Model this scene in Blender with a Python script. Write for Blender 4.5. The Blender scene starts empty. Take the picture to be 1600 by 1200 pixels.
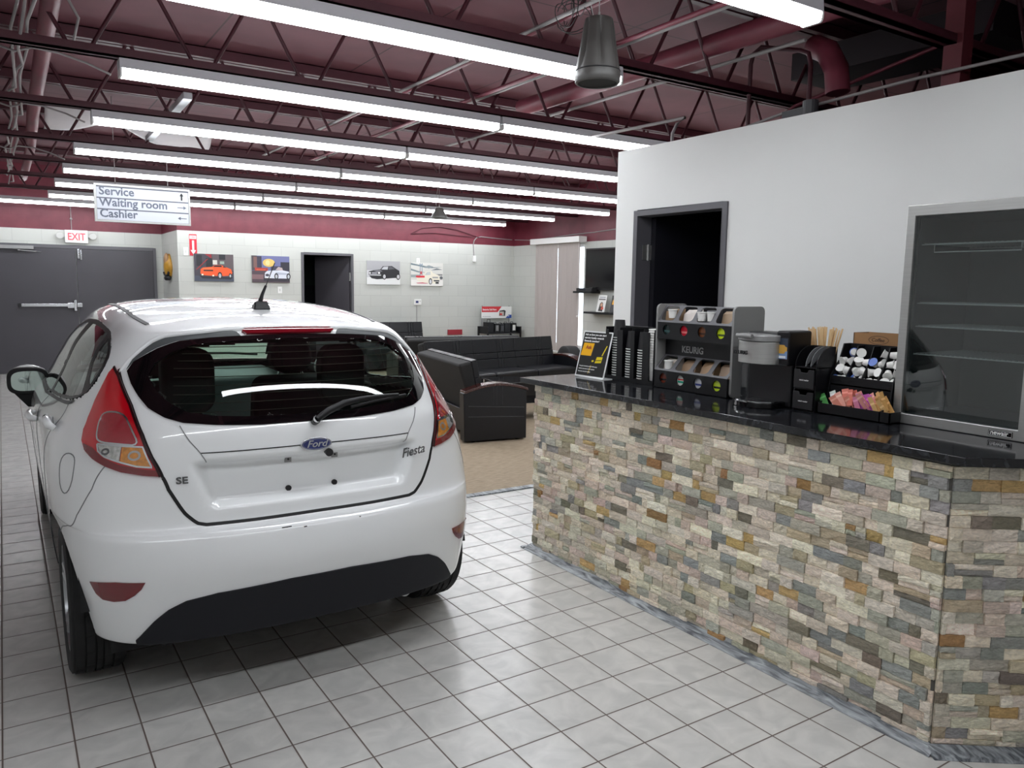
import bpy, bmesh, math, random
import numpy as np
from mathutils import Vector, Matrix
from mathutils.geometry import delaunay_2d_cdt
random.seed(7)
SC = bpy.context.scene
COL = SC.collection
PI = math.pi
T = 0.2055                       # floor tile pitch (m)

# ------------------------------------------------------------------ materials
def lin(c):
    return tuple(((x/255)/12.92 if x/255 <= .04045 else ((x/255+.055)/1.055)**2.4) for x in c)

def newmat(name):
    m = bpy.data.materials.new(name); m.use_nodes = True
    nt = m.node_tree
    return m, nt, nt.nodes['Principled BSDF']

def mat(name, rgb, rough=.5, metal=0., coat=0., spec=.5, var=0., vscale=8., bump=0., bscale=60., stretch=None, alpha=None):
    m, nt, b = newmat(name)
    c = lin(rgb)
    b.inputs['Base Color'].default_value = (*c, 1)
    b.inputs['Roughness'].default_value = rough
    b.inputs['Metallic'].default_value = metal
    b.inputs['Coat Weight'].default_value = coat
    b.inputs['Coat Roughness'].default_value = .03
    b.inputs['Specular IOR Level'].default_value = spec
    if var or bump:
        tc = nt.nodes.new('ShaderNodeTexCoord'); mp = nt.nodes.new('ShaderNodeMapping')
        nt.links.new(tc.outputs['Object'], mp.inputs['Vector'])
        if stretch: mp.inputs['Scale'].default_value = stretch
    if var:
        n = nt.nodes.new('ShaderNodeTexNoise'); n.inputs['Scale'].default_value = vscale; n.inputs['Detail'].default_value = 5
        nt.links.new(mp.outputs[0], n.inputs['Vector'])
        r = nt.nodes.new('ShaderNodeValToRGB')
        r.color_ramp.elements[0].position = .3; r.color_ramp.elements[1].position = .7
        r.color_ramp.elements[0].color = (*[x*(1-var) for x in c], 1)
        r.color_ramp.elements[1].color = (*[min(1, x*(1+var)) for x in c], 1)
        nt.links.new(n.outputs['Fac'], r.inputs[0]); nt.links.new(r.outputs[0], b.inputs['Base Color'])
    if bump:
        n2 = nt.nodes.new('ShaderNodeTexNoise'); n2.inputs['Scale'].default_value = bscale; n2.inputs['Detail'].default_value = 3
        nt.links.new(mp.outputs[0], n2.inputs['Vector'])
        bp = nt.nodes.new('ShaderNodeBump'); bp.inputs['Strength'].default_value = bump; bp.inputs['Distance'].default_value = .01
        nt.links.new(n2.outputs['Fac'], bp.inputs['Height']); nt.links.new(bp.outputs[0], b.inputs['Normal'])
    return m

def emis(name, rgb, strength):
    m, nt, b = newmat(name)
    b.inputs['Base Color'].default_value = (*lin(rgb), 1)
    b.inputs['Emission Color'].default_value = (*lin(rgb), 1)
    b.inputs['Emission Strength'].default_value = strength
    return m

def glass(name, tint, rough=0.0, ior=1.5, gloss=1.0):
    """thin sheet glass: tinted transmission with a fresnel reflection"""
    m, nt, b = newmat(name)
    nt.nodes.remove(b)
    out = nt.nodes['Material Output']
    t = nt.nodes.new('ShaderNodeBsdfTransparent'); t.inputs[0].default_value = (*tint, 1)
    g = nt.nodes.new('ShaderNodeBsdfGlossy'); g.inputs['Roughness'].default_value = rough
    g.inputs[0].default_value = (gloss, gloss, gloss, 1)
    fr = nt.nodes.new('ShaderNodeFresnel'); geo = nt.nodes.new('ShaderNodeNewGeometry')
    nt.links.new(mnode(nt, 'ADD', mnode(nt, 'MULTIPLY', geo.outputs['Backfacing'], 1/ior-ior), ior), fr.inputs[0])
    mx = nt.nodes.new('ShaderNodeMixShader')
    nt.links.new(fr.outputs[0], mx.inputs[0]); nt.links.new(t.outputs[0], mx.inputs[1]); nt.links.new(g.outputs[0], mx.inputs[2])
    nt.links.new(mx.outputs[0], out.inputs[0])
    return m

def vcol(name, rough=.5, var=0., vscale=40., bump=0., bscale=80., spec=.5, coat=0.):
    """material that takes its colour from the mesh colour attribute (each stone, each printed shape)"""
    m, nt, b = newmat(name)
    a = nt.nodes.new('ShaderNodeAttribute'); a.attribute_name = 'Col'
    b.inputs['Roughness'].default_value = rough; b.inputs['Specular IOR Level'].default_value = spec
    b.inputs['Coat Weight'].default_value = coat
    src = a.outputs['Color']
    if var:
        tc = nt.nodes.new('ShaderNodeTexCoord')
        n = nt.nodes.new('ShaderNodeTexNoise'); n.inputs['Scale'].default_value = vscale; n.inputs['Detail'].default_value = 6
        n.inputs['Distortion'].default_value = 1.5
        mp = nt.nodes.new('ShaderNodeMapping'); mp.inputs['Scale'].default_value = (1, 1, 2.2)
        nt.links.new(tc.outputs['Object'], mp.inputs[0]); nt.links.new(mp.outputs[0], n.inputs['Vector'])
        mr = nt.nodes.new('ShaderNodeMapRange'); mr.inputs[1].default_value = .25; mr.inputs[2].default_value = .75
        mr.inputs[3].default_value = 1-var; mr.inputs[4].default_value = 1+var
        nt.links.new(n.outputs['Fac'], mr.inputs[0])
        mx = nt.nodes.new('ShaderNodeVectorMath'); mx.operation = 'SCALE'
        nt.links.new(src, mx.inputs[0]); nt.links.new(mr.outputs[0], mx.inputs['Scale'])
        src = mx.outputs[0]
        if bump:
            n2 = nt.nodes.new('ShaderNodeTexNoise'); n2.inputs['Scale'].default_value = bscale; n2.inputs['Detail'].default_value = 4
            nt.links.new(mp.outputs[0], n2.inputs['Vector'])
            bp = nt.nodes.new('ShaderNodeBump'); bp.inputs['Strength'].default_value = bump; bp.inputs['Distance'].default_value = .01
            nt.links.new(n2.outputs['Fac'], bp.inputs['Height']); nt.links.new(bp.outputs[0], b.inputs['Normal'])
    nt.links.new(src, b.inputs['Base Color'])
    return m

def mnode(nt, op, a, b=None):
    n = nt.nodes.new('ShaderNodeMath'); n.operation = op
    for i, x in enumerate((a, b)):
        if x is None: continue
        if isinstance(x, (int, float)): n.inputs[i].default_value = x
        else: nt.links.new(x, n.inputs[i])
    return n.outputs[0]

def posxyz(nt):
    g = nt.nodes.new('ShaderNodeNewGeometry'); s = nt.nodes.new('ShaderNodeSeparateXYZ')
    nt.links.new(g.outputs['Position'], s.inputs[0]); return s.outputs, g.outputs['Position']

def mixc(nt, fac, a, b):
    n = nt.nodes.new('ShaderNodeMix'); n.data_type = 'RGBA'
    nt.links.new(fac, n.inputs['Factor'])
    for sock, x in ((n.inputs['A'], a), (n.inputs['B'], b)):
        if isinstance(x, tuple): sock.default_value = (*x, 1)
        else: nt.links.new(x, sock)
    return n.outputs['Result']

# ------------------------------------------------------------------ mesh builder
def wmat(o):
    L = Matrix.LocRotScale(o.location, o.rotation_euler, o.scale)
    return wmat(o.parent) @ o.matrix_parent_inverse @ L if o.parent else L
class MB:
    def __init__(s): s.v = []; s.f = []; s.c = []; s.cur = None; s.X = Matrix.Identity(4)
    def col(s, rgb): s.cur = lin(rgb); return s
    def add(s, vs, fs):
        o = len(s.v)
        s.v += [tuple(s.X @ Vector(p)) for p in vs]
        for f in fs: s.f.append(tuple(i+o for i in f)); s.c.append(s.cur)
        return s
    def box(s, x0, y0, z0, x1, y1, z1):
        v = [(x, y, z) for z in (z0, z1) for y in (y0, y1) for x in (x0, x1)]
        return s.add(v, [(0,2,3,1),(4,5,7,6),(0,1,5,4),(2,6,7,3),(0,4,6,2),(1,3,7,5)])
    def hexa(s, b, t):       # 4 bottom points, 4 top points, same winding
        return s.add(list(b)+list(t), [(3,2,1,0),(4,5,6,7),(0,1,5,4),(1,2,6,5),(2,3,7,6),(3,0,4,7)])
    def cyl(s, p0, p1, r, n=16, r2=None, cap=True):
        p0 = Vector(p0); p1 = Vector(p1); d = (p1-p0).normalized(); r2 = r if r2 is None else r2
        a = d.orthogonal().normalized(); b = d.cross(a)
        v = []
        for p, q in ((p0, r), (p1, r2)):
            for i in range(n):
                t = 2*PI*i/n; v.append(p+q*(math.cos(t)*a+math.sin(t)*b))
        f = [(i, (i+1) % n, n+(i+1) % n, n+i) for i in range(n)]
        if cap: f += [tuple(range(n-1, -1, -1)), tuple(range(n, 2*n))]
        return s.add(v, f)
    def tube(s, pts, r, n=8, cap=True):
        P = [Vector(p) for p in pts]; v = []; m = len(P)
        prev = None
        for i, p in enumerate(P):
            d = (P[min(i+1, m-1)]-P[max(i-1, 0)]).normalized()
            a = (prev - d*prev.dot(d)) if prev is not None else d.orthogonal()
            if a.length < 1e-6: a = d.orthogonal()
            a.normalize(); prev = a; b = d.cross(a)
            rr = r[i] if isinstance(r, (list, tuple)) else r
            v += [p+rr*(math.cos(2*PI*k/n)*a+math.sin(2*PI*k/n)*b) for k in range(n)]
        f = [(i*n+k, i*n+(k+1) % n, (i+1)*n+(k+1) % n, (i+1)*n+k) for i in range(m-1) for k in range(n)]
        if cap: f += [tuple(range(n-1, -1, -1)), tuple(range((m-1)*n, m*n))]
        return s.add(v, f)
    def lathe(s, prof, n=32, axis='z', c=(0, 0, 0), cap=True, closed=False):
        v = []; m = len(prof)
        for r, h in prof:
            for k in range(n):
                t = 2*PI*k/n; x, y = r*math.cos(t), r*math.sin(t)
                p = {'z': (x, y, h), 'x': (h, x, y), 'y': (x, h, y)}[axis]
                v.append((p[0]+c[0], p[1]+c[1], p[2]+c[2]))
        f = [(i*n+k, i*n+(k+1) % n, (i+1)*n+(k+1) % n, (i+1)*n+k) for i in range(m-1) for k in range(n)]
        if closed: f += [((m-1)*n+k, (m-1)*n+(k+1) % n, (k+1) % n, k) for k in range(n)]
        elif cap:
            if prof[0][0] > 1e-5: f.append(tuple(range(n-1, -1, -1)))
            if prof[-1][0] > 1e-5: f.append(tuple(range((m-1)*n, m*n)))
        return s.add(v, f)
    def prism(s, poly, h0, h1, M=None):   # polygon in the x,y plane of M, from h0 to h1 along its z
        n = len(poly)
        v = [(x, y, h0) for x, y in poly]+[(x, y, h1) for x, y in poly]
        if M is not None: v = [tuple(M @ Vector(p)) for p in v]
        return s.add(v, [tuple(range(n-1, -1, -1)), tuple(range(n, 2*n))]+[(i, (i+1) % n, n+(i+1) % n, n+i) for i in range(n)])
    def ball(s, c, r, n=16, sz=(1, 1, 1)):
        prof = [(r*math.sin(PI*i/10), -r*math.cos(PI*i/10)) for i in range(11)]
        v = []
        for rr, h in prof:
            for k in range(n): v.append((c[0]+sz[0]*rr*math.cos(2*PI*k/n), c[1]+sz[1]*rr*math.sin(2*PI*k/n), c[2]+sz[2]*h))
        return s.add(v, [(i*n+k, i*n+(k+1) % n, (i+1)*n+(k+1) % n, (i+1)*n+k) for i in range(10) for k in range(n)])
    def mesh(s, name, m, smooth=None, recalc=True):
        me = bpy.data.meshes.new(name); me.from_pydata(s.v, [], s.f)
        if any(c is not None for c in s.c):
            at = me.color_attributes.new('Col', 'FLOAT_COLOR', 'CORNER')
            buf = []
            for p, c in zip(me.polygons, s.c): buf += [*(c or (1, 1, 1)), 1.]*p.loop_total
            at.data.foreach_set('color', buf)
        if recalc:
            bm = bmesh.new(); bm.from_mesh(me)
            bmesh.ops.remove_doubles(bm, verts=bm.verts, dist=1e-6)
            bmesh.ops.recalc_face_normals(bm, faces=bm.faces); bm.to_mesh(me); bm.free()
        if m is not None: me.materials.append(m)
        if smooth is not None:
            me.polygons.foreach_set('use_smooth', [True]*len(me.polygons))
            if smooth < 179: me.set_sharp_from_angle(angle=math.radians(smooth))
        return me
    def build(s, name, m, parent=None, smooth=None, bevel=0, seg=2, w=False, recalc=True):
        o = bpy.data.objects.new(name, s.mesh(name, m, smooth, recalc)); COL.objects.link(o)
        if parent is not None:
            o.parent = parent
            if w:
                o.matrix_parent_inverse = wmat(parent).inverted()
        if bevel:
            b = o.modifiers.new('bevel', 'BEVEL'); b.width = bevel; b.segments = seg; b.limit_method = 'ANGLE'; b.angle_limit = math.radians(35)
            if smooth is None:
                for p in o.data.polygons: p.use_smooth = True
                o.data.set_sharp_from_angle(angle=math.radians(35)); b.harden_normals = True
        return o

def thing(name, label, cat, loc=(0, 0, 0), rz=0, group=None):
    o = bpy.data.objects.new(name, None); COL.objects.link(o); o.empty_display_size = .05
    o.location = loc; o.rotation_euler = (0, 0, rz); return tag(o, label, cat, group)
def tag(o, label, cat, group=None):
    o['label'] = label; o['category'] = cat
    if group: o['group'] = group
    return o
def struct(o): o['kind'] = 'structure'; return o
def dup(root, loc=None, rz=None, label=None):
    r = root.copy(); COL.objects.link(r)
    if loc is not None: r.location = loc
    if rz is not None: r.rotation_euler = (0, 0, rz)
    if label: r['label'] = label
    for ch in list(root.children):
        c = ch.copy(); COL.objects.link(c); c.parent = r
        for g in list(ch.children):
            d = g.copy(); COL.objects.link(d); d.parent = c
    return r
def frame(o, right, up):
    r = Vector(right).normalized(); u = Vector(up); u = (u-r*u.dot(r)).normalized(); n = r.cross(u)
    M = Matrix((r, u, n)).transposed().to_4x4(); M.translation = Vector(o); return M
def text(s, size, M, m, parent, name='lettering', ext=.0012, shear=0, align='LEFT', bold=0., w=False, xs=1., sp=1.):
    cu = bpy.data.curves.new(name, 'FONT'); cu.body = s; cu.size = size; cu.extrude = ext; cu.shear = shear; cu.align_x = align
    cu.offset = bold*size; cu.space_character = sp; cu.resolution_u = 3
    tmp = bpy.data.objects.new('tmp', cu); COL.objects.link(tmp)
    me = bpy.data.meshes.new_from_object(tmp.evaluated_get(bpy.context.evaluated_depsgraph_get()))
    bpy.data.objects.remove(tmp); bpy.data.curves.remove(cu)
    me.name = name
    me.transform(M @ Matrix.Diagonal((xs, 1, 1, 1))); me.materials.clear(); me.materials.append(m)
    o = bpy.data.objects.new(name, me); COL.objects.link(o)
    if parent is not None:
        o.parent = parent
        if w:
            o.matrix_parent_inverse = wmat(parent).inverted()
    return o
def arc(c, r, a0, a1, n, ax=(0, 1)):
    return [(c[0]+r*math.cos(a0+(a1-a0)*i/n), c[1]+r*math.sin(a0+(a1-a0)*i/n)) for i in range(n+1)]
def rrect(x0, y0, x1, y1, r, n=4):
    P = []
    for cx, cy, a in ((x1-r, y1-r, 0), (x0+r, y1-r, PI/2), (x0+r, y0+r, PI), (x1-r, y0+r, 1.5*PI)): P += arc((cx, cy), r, a, a+PI/2, n)
    return P

# ------------------------------------------------------------------ palette
M = {}
M['white_paint'] = mat('car_paint_white', (234, 236, 237), .28, coat=1., var=.0)
M['black_plastic'] = mat('black_plastic', (24, 24, 27), .42, bump=.03, bscale=400)
M['black_gloss'] = mat('black_gloss', (10, 10, 12), .12)
M['valance'] = mat('dark_textured_plastic', (26, 27, 33), .62, spec=.3, bump=.06, bscale=500)
M['rubber'] = mat('tyre_rubber', (22, 22, 23), .75, bump=.05, bscale=200)
M['alloy'] = mat('alloy_silver', (170, 172, 175), .3, metal=.9)
M['dark_chrome'] = mat('dark_chrome', (120, 120, 122), .2, metal=1.)
M['chrome'] = mat('chrome', (215, 217, 220), .12, metal=1.)
M['steel'] = mat('brushed_steel', (178, 178, 176), .42, metal=.85, var=.06, vscale=3, stretch=(2, 2, 90))
M['galv'] = mat('galvanised_steel', (188, 190, 194), .4, metal=.6, var=.1)
M['charcoal_door'] = mat('charcoal_door_paint', (70, 68, 74), .45, var=.05, vscale=2)
M['frame_grey'] = mat('grey_frame_paint', (92, 91, 96), .45)
M['white_plastic'] = mat('white_plastic', (232, 232, 230), .4)
M['white_matte'] = mat('white_matte_paint', (206, 207, 204), .6, var=.02, vscale=1.5)
M['fixture'] = mat('fixture_enamel', (205, 205, 210), .4)
M['lens'] = emis('fluorescent_lens', (247, 251, 255), 21.5)
M['maroon'] = mat('maroon_steel_paint', (74, 32, 42), .5, var=.12, vscale=6, bump=.05, bscale=40)
M['wire_grey'] = mat('grey_cable', (150, 145, 145), .5)
M['leather'] = mat('black_leather', (12, 13, 19), .38, spec=.45, var=.06, vscale=10, bump=.08, bscale=160)
M['fabric_black'] = mat('black_upholstery_cloth', (24, 24, 24), .8, bump=.1, bscale=300)
M['wood_red'] = mat('dark_cherry_wood', (60, 28, 24), .25, var=.25, vscale=6, stretch=(1, 12, 12), coat=.4)
M['print'] = vcol('printed_colour', .45)
M['print_gloss'] = vcol('glossy_printed_colour', .2)
M['interior'] = mat('car_interior_dark', (20, 20, 22), .8)
M['seat_cloth'] = mat('car_seat_cloth', (26, 22, 24), .85, bump=.08, bscale=300)
M['dash'] = mat('dashboard_grey', (92, 100, 100), .6)
M['red_lens'] = mat('red_lens', (190, 12, 28), .08, coat=1.)
M['dark_red_lens'] = mat('dark_red_lens', (110, 5, 20), .12, coat=1.)
M['bright_red_lens'] = mat('stop_lamp_lens', (150, 40, 50), .15, coat=1., var=.1, vscale=60)
M['clear_lens'] = mat('clear_lamp_lens', (190, 190, 186), .1, metal=.5, coat=1., var=.35, vscale=90)
M['amber_lens'] = mat('amber_lamp_lens', (196, 128, 52), .15, coat=1., var=.3, vscale=70)
M['paper_white'] = mat('white_paper', (236, 236, 232), .7)
M['cup_white'] = mat('white_cup_plastic', (230, 229, 226), .4)
M['black_satin'] = mat('black_satin_plastic', (17, 17, 20), .4, spec=.35)
M['grey_panel'] = mat('grey_satin_panel', (132, 132, 131), .45)
M['dark_grey_plastic'] = mat('dark_grey_plastic', (62, 62, 66), .45)
M['silver_plastic'] = mat('silver_plastic', (150, 150, 150), .35, metal=.4)
M['card'] = mat('brown_cardboard', (150, 112, 74), .8, var=.06)
M['ink'] = mat('dark_ink', (28, 28, 30), .6)
M['ink_white'] = mat('white_ink', (240, 240, 240), .5)
M['ink_grey'] = mat('weathered_grey_ink', (104, 110, 126), .5, var=.3, vscale=25)
M['glass_clear'] = glass('clear_glass', (.93, .95, .94))
M['glass_car'] = glass('tinted_car_glass', (.72, .88, .80), ior=1.55)
M['glass_side'] = glass('side_car_glass', (.80, .86, .84), ior=1.9)
M['glass_fridge'] = glass('fridge_door_glass', (.66, .70, .70), ior=1.8)
M['stirrer'] = mat('pale_wood_stirrer', (222, 188, 140), .6, var=.08)
M['window_bright'] = emis('daylight_sky', (235, 242, 255), 4.0)
M['blind'] = mat('taupe_vinyl_blind', (172, 164, 160), .6, var=.05, vscale=4, stretch=(60, 60, 1))
M['plastic_sheet'] = mat('white_poly_sheet', (205, 200, 202), .4, bump=.3, bscale=9)
M['speaker_grey'] = mat('grey_speaker_shell', (70, 68, 66), .45, bump=.04, bscale=300)
M['dark_hole'] = mat('speaker_mesh', (14, 15, 16), .7)
# ------------------------------------------------------------------ setting
WB, WR, WX, WRE = 11.6, 13.06, .865, 7.35      # back wall, recess wall, jog, right wall
PX = 2.42                                      # office partition face
ZD = 3.395                                      # roof deck underside
LX, BY = -3.9, -4.6

def tile_floor():
    m, nt, b = newmat('floor_tile')
    (x, y, z), pos = posxyz(nt)
    dx = mnode(nt, 'PINGPONG', mnode(nt, 'ADD', x, 200*T), T/2); dy = mnode(nt, 'PINGPONG', mnode(nt, 'ADD', y, 200*T), T/2)
    d = mnode(nt, 'MINIMUM', dx, dy)
    mr = nt.nodes.new('ShaderNodeMapRange'); mr.inputs[1].default_value = .0022; mr.inputs[2].default_value = .0036
    nt.links.new(d, mr.inputs[0])
    fx = mnode(nt, 'FLOOR', mnode(nt, 'DIVIDE', x, T)); fy = mnode(nt, 'FLOOR', mnode(nt, 'DIVIDE', y, T))
    cb = nt.nodes.new('ShaderNodeCombineXYZ'); nt.links.new(fx, cb.inputs[0]); nt.links.new(fy, cb.inputs[1])
    wn = nt.nodes.new('ShaderNodeTexWhiteNoise'); wn.noise_dimensions = '3D'; nt.links.new(cb.outputs[0], wn.inputs['Vector'])
    no = nt.nodes.new('ShaderNodeTexNoise'); no.inputs['Scale'].default_value = 9; no.inputs['Detail'].default_value = 4; no.inputs['Distortion'].default_value = .8
    vm = nt.nodes.new('ShaderNodeVectorMath'); vm.operation = 'MULTIPLY_ADD'; nt.links.new(wn.outputs['Color'], vm.inputs[0]); vm.inputs[1].default_value = (9, 9, 9)
    nt.links.new(pos, vm.inputs[2]); nt.links.new(vm.outputs[0], no.inputs['Vector'])
    rp = nt.nodes.new('ShaderNodeValToRGB'); rp.color_ramp.elements[0].position = .35; rp.color_ramp.elements[1].position = .68
    rp.color_ramp.elements[0].color = (*lin((194, 194, 191)), 1); rp.color_ramp.elements[1].color = (*lin((211, 210, 206)), 1)
    nt.links.new(no.outputs['Fac'], rp.inputs[0])
    sm = nt.nodes.new('ShaderNodeTexNoise'); sm.inputs['Scale'].default_value = 31; nt.links.new(pos, sm.inputs['Vector'])
    spot = mnode(nt, 'GREATER_THAN', sm.outputs['Fac'], .80)
    c1 = mixc(nt, spot, rp.outputs[0], lin((165, 158, 150)))
    c = mixc(nt, mr.outputs[0], lin((98, 86, 80)), c1)
    nt.links.new(c, b.inputs['Base Color'])
    rr = nt.nodes.new('ShaderNodeMapRange'); rr.inputs[3].default_value = .8; rr.inputs[4].default_value = .22; nt.links.new(mr.outputs[0], rr.inputs[0])
    nt.links.new(rr.outputs[0], b.inputs['Roughness'])
    m2 = nt.nodes.new('ShaderNodeMapRange'); m2.inputs[1].default_value = .001; m2.inputs[2].default_value = .008; nt.links.new(d, m2.inputs[0])
    h = mnode(nt, 'ADD', m2.outputs[0], mnode(nt, 'MULTIPLY', no.outputs['Fac'], .25))
    bp = nt.nodes.new('ShaderNodeBump'); bp.inputs['Strength'].default_value = .35; bp.inputs['Distance'].default_value = .003
    nt.links.new(h, bp.inputs['Height']); nt.links.new(bp.outputs[0], b.inputs['Normal'])
    return m

def block_wall():
    m, nt, b = newmat('painted_block_wall')
    (x, y, z), pos = posxyz(nt)
    g = nt.nodes.new('ShaderNodeNewGeometry'); sn = nt.nodes.new('ShaderNodeSeparateXYZ'); nt.links.new(g.outputs['Normal'], sn.inputs[0])
    side = mnode(nt, 'GREATER_THAN', mnode(nt, 'ABSOLUTE', sn.outputs[0]), .5)
    u = mnode(nt, 'ADD', mnode(nt, 'MULTIPLY', x, mnode(nt, 'SUBTRACT', 1., side)), mnode(nt, 'MULTIPLY', y, side))
    cb = nt.nodes.new('ShaderNodeCombineXYZ'); nt.links.new(mnode(nt, 'ADD', u, 40.), cb.inputs[0]); nt.links.new(mnode(nt, 'ADD', z, .1), cb.inputs[1])
    br = nt.nodes.new('ShaderNodeTexBrick'); nt.links.new(cb.outputs[0], br.inputs['Vector'])
    br.inputs['Scale'].default_value = 1; br.inputs['Brick Width'].default_value = .411; br.inputs['Row Height'].default_value = .2055
    br.inputs['Mortar Size'].default_value = .004; br.inputs['Mortar Smooth'].default_value = .6; br.inputs['Bias'].default_value = -.2
    br.inputs['Color1'].default_value = (*lin((192, 194, 189)), 1); br.inputs['Color2'].default_value = (*lin((196, 198, 193)), 1); br.inputs['Mortar'].default_value = (*lin((176, 178, 174)), 1)
    no = nt.nodes.new('ShaderNodeTexNoise'); no.inputs['Scale'].default_value = 5; no.inputs['Detail'].default_value = 4; nt.links.new(pos, no.inputs['Vector'])
    rp = nt.nodes.new('ShaderNodeValToRGB'); rp.color_ramp.elements[0].position = .3; rp.color_ramp.elements[1].position = .75
    rp.color_ramp.elements[0].color = (*lin((96, 28, 44)), 1); rp.color_ramp.elements[1].color = (*lin((114, 42, 56)), 1); nt.links.new(no.outputs['Fac'], rp.inputs[0])
    up = mnode(nt, 'GREATER_THAN', z, 2.366)
    nt.links.new(mixc(nt, up, br.outputs['Color'], rp.outputs[0]), b.inputs['Base Color'])
    b.inputs['Roughness'].default_value = .5
    bp = nt.nodes.new('ShaderNodeBump'); bp.invert = True; bp.inputs['Strength'].default_value = .25; bp.inputs['Distance'].default_value = .004
    nt.links.new(br.outputs['Fac'], bp.inputs['Height']); nt.links.new(bp.outputs[0], b.inputs['Normal'])
    return m

def deck_mat():
    m, nt, b = newmat('maroon_roof_deck')
    (x, y, z), pos = posxyz(nt)
    dx = mnode(nt, 'PINGPONG', mnode(nt, 'ADD', x, 100.15), .61); dy = mnode(nt, 'PINGPONG', mnode(nt, 'ADD', y, 100.1), 1.22)
    d = mnode(nt, 'MINIMUM', dx, dy); seam = mnode(nt, 'LESS_THAN', d, .007)
    no = nt.nodes.new('ShaderNodeTexNoise'); no.inputs['Scale'].default_value = 2.2; no.inputs['Detail'].default_value = 6; nt.links.new(pos, no.inputs['Vector'])
    rp = nt.nodes.new('ShaderNodeValToRGB'); rp.color_ramp.elements[0].position = .3; rp.color_ramp.elements[1].position = .75
    rp.color_ramp.elements[0].color = (*lin((98, 54, 64)), 1); rp.color_ramp.elements[1].color = (*lin((116, 67, 77)), 1); nt.links.new(no.outputs['Fac'], rp.inputs[0])
    nt.links.new(mixc(nt, seam, rp.outputs[0], lin((62, 30, 38))), b.inputs['Base Color']); b.inputs['Roughness'].default_value = .7
    return m

def carpet_mat():
    m, nt, b = newmat('tan_carpet')
    (x, y, z), pos = posxyz(nt)
    mp = nt.nodes.new('ShaderNodeMapping'); mp.inputs['Scale'].default_value = (6, 40, 1); nt.links.new(pos, mp.inputs[0])
    no = nt.nodes.new('ShaderNodeTexNoise'); no.inputs['Scale'].default_value = 2; no.inputs['Detail'].default_value = 8; nt.links.new(mp.outputs[0], no.inputs['Vector'])
    rp = nt.nodes.new('ShaderNodeValToRGB'); rp.color_ramp.elements[0].position = .35; rp.color_ramp.elements[1].position = .68
    rp.color_ramp.elements[0].color = (*lin((138, 122, 102)), 1); rp.color_ramp.elements[1].color = (*lin((168, 152, 130)), 1); nt.links.new(no.outputs['Fac'], rp.inputs[0])
    nt.links.new(rp.outputs[0], b.inputs['Base Color']); b.inputs['Roughness'].default_value = .9
    return m

def marble_mat():
    m, nt, b = newmat('grey_marble_trim')
    tc = nt.nodes.new('ShaderNodeNewGeometry')
    mp = nt.nodes.new('ShaderNodeMapping'); mp.inputs['Scale'].default_value = (30, 5, 30); nt.links.new(tc.outputs['Position'], mp.inputs[0])
    no = nt.nodes.new('ShaderNodeTexNoise'); no.inputs['Scale'].default_value = 1.4; no.inputs['Detail'].default_value = 8; no.inputs['Distortion'].default_value = 1.2
    nt.links.new(mp.outputs[0], no.inputs['Vector'])
    rp = nt.nodes.new('ShaderNodeValToRGB'); rp.color_ramp.elements[0].position = .36; rp.color_ramp.elements[1].position = .7
    rp.color_ramp.elements[0].color = (*lin((70, 74, 80)), 1); rp.color_ramp.elements[1].color = (*lin((176, 182, 186)), 1)
    nt.links.new(no.outputs['Fac'], rp.inputs[0]); nt.links.new(rp.outputs[0], b.inputs['Base Color']); b.inputs['Roughness'].default_value = .3
    return m

M['tile'] = tile_floor(); M['block'] = block_wall(); M['deck'] = deck_mat(); M['carpet'] = carpet_mat(); M['marble'] = marble_mat()
M['office_dark'] = mat('unlit_room_dark', (26, 28, 40), .8)  # darkness of the unlit rooms put into their wall colour
M['drywall'] = mat('white_drywall', (232, 233, 231), .55, var=.025, vscale=1.2, bump=.02, bscale=30)

struct(MB().box(LX, BY, -.1, WRE+.1, WR+.1, 0).build('floor', M['tile']))
cp = struct(MB().box(.72, 2.87, 0, WRE, WB, .006).build('floor_carpet', M['carpet']))
struct(MB().box(.72, 2.80, 0, PX, 2.87, .009).build('trim_1', M['marble'], bevel=.002))
struct(MB().box(LX, BY, ZD, WRE+.1, WR+.1, ZD+.1).build('ceiling', M['deck']))

# back wall with the passage door opening
DX0, DX1, DH = 2.884+.045, 3.855-.045, 2.045
mb = MB(); mb.box(WX, WB, 0, DX0-.045, WB+.2, ZD); mb.box(DX1+.045, WB, 0, WRE+.1, WB+.2, ZD); mb.box(DX0-.045, WB, DH+.04, DX1+.045, WB+.2, ZD)
struct(mb.build('wall_back', M['block']))
struct(MB().box(WX, WB+.2, 0, WX+.2, WR+.1, ZD).build('wall_jog', M['block']))
struct(MB().box(LX, WR, 0, WX+.2, WR+.1, ZD).build('wall_recess', M['block']))
struct(MB().box(LX-.1, BY, 0, LX, WR+.1, ZD).build('wall_left', M['drywall']))
struct(MB().box(LX, BY-.1, 0, WRE+.1, BY, ZD).build('wall_front', M['drywall']))
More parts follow.
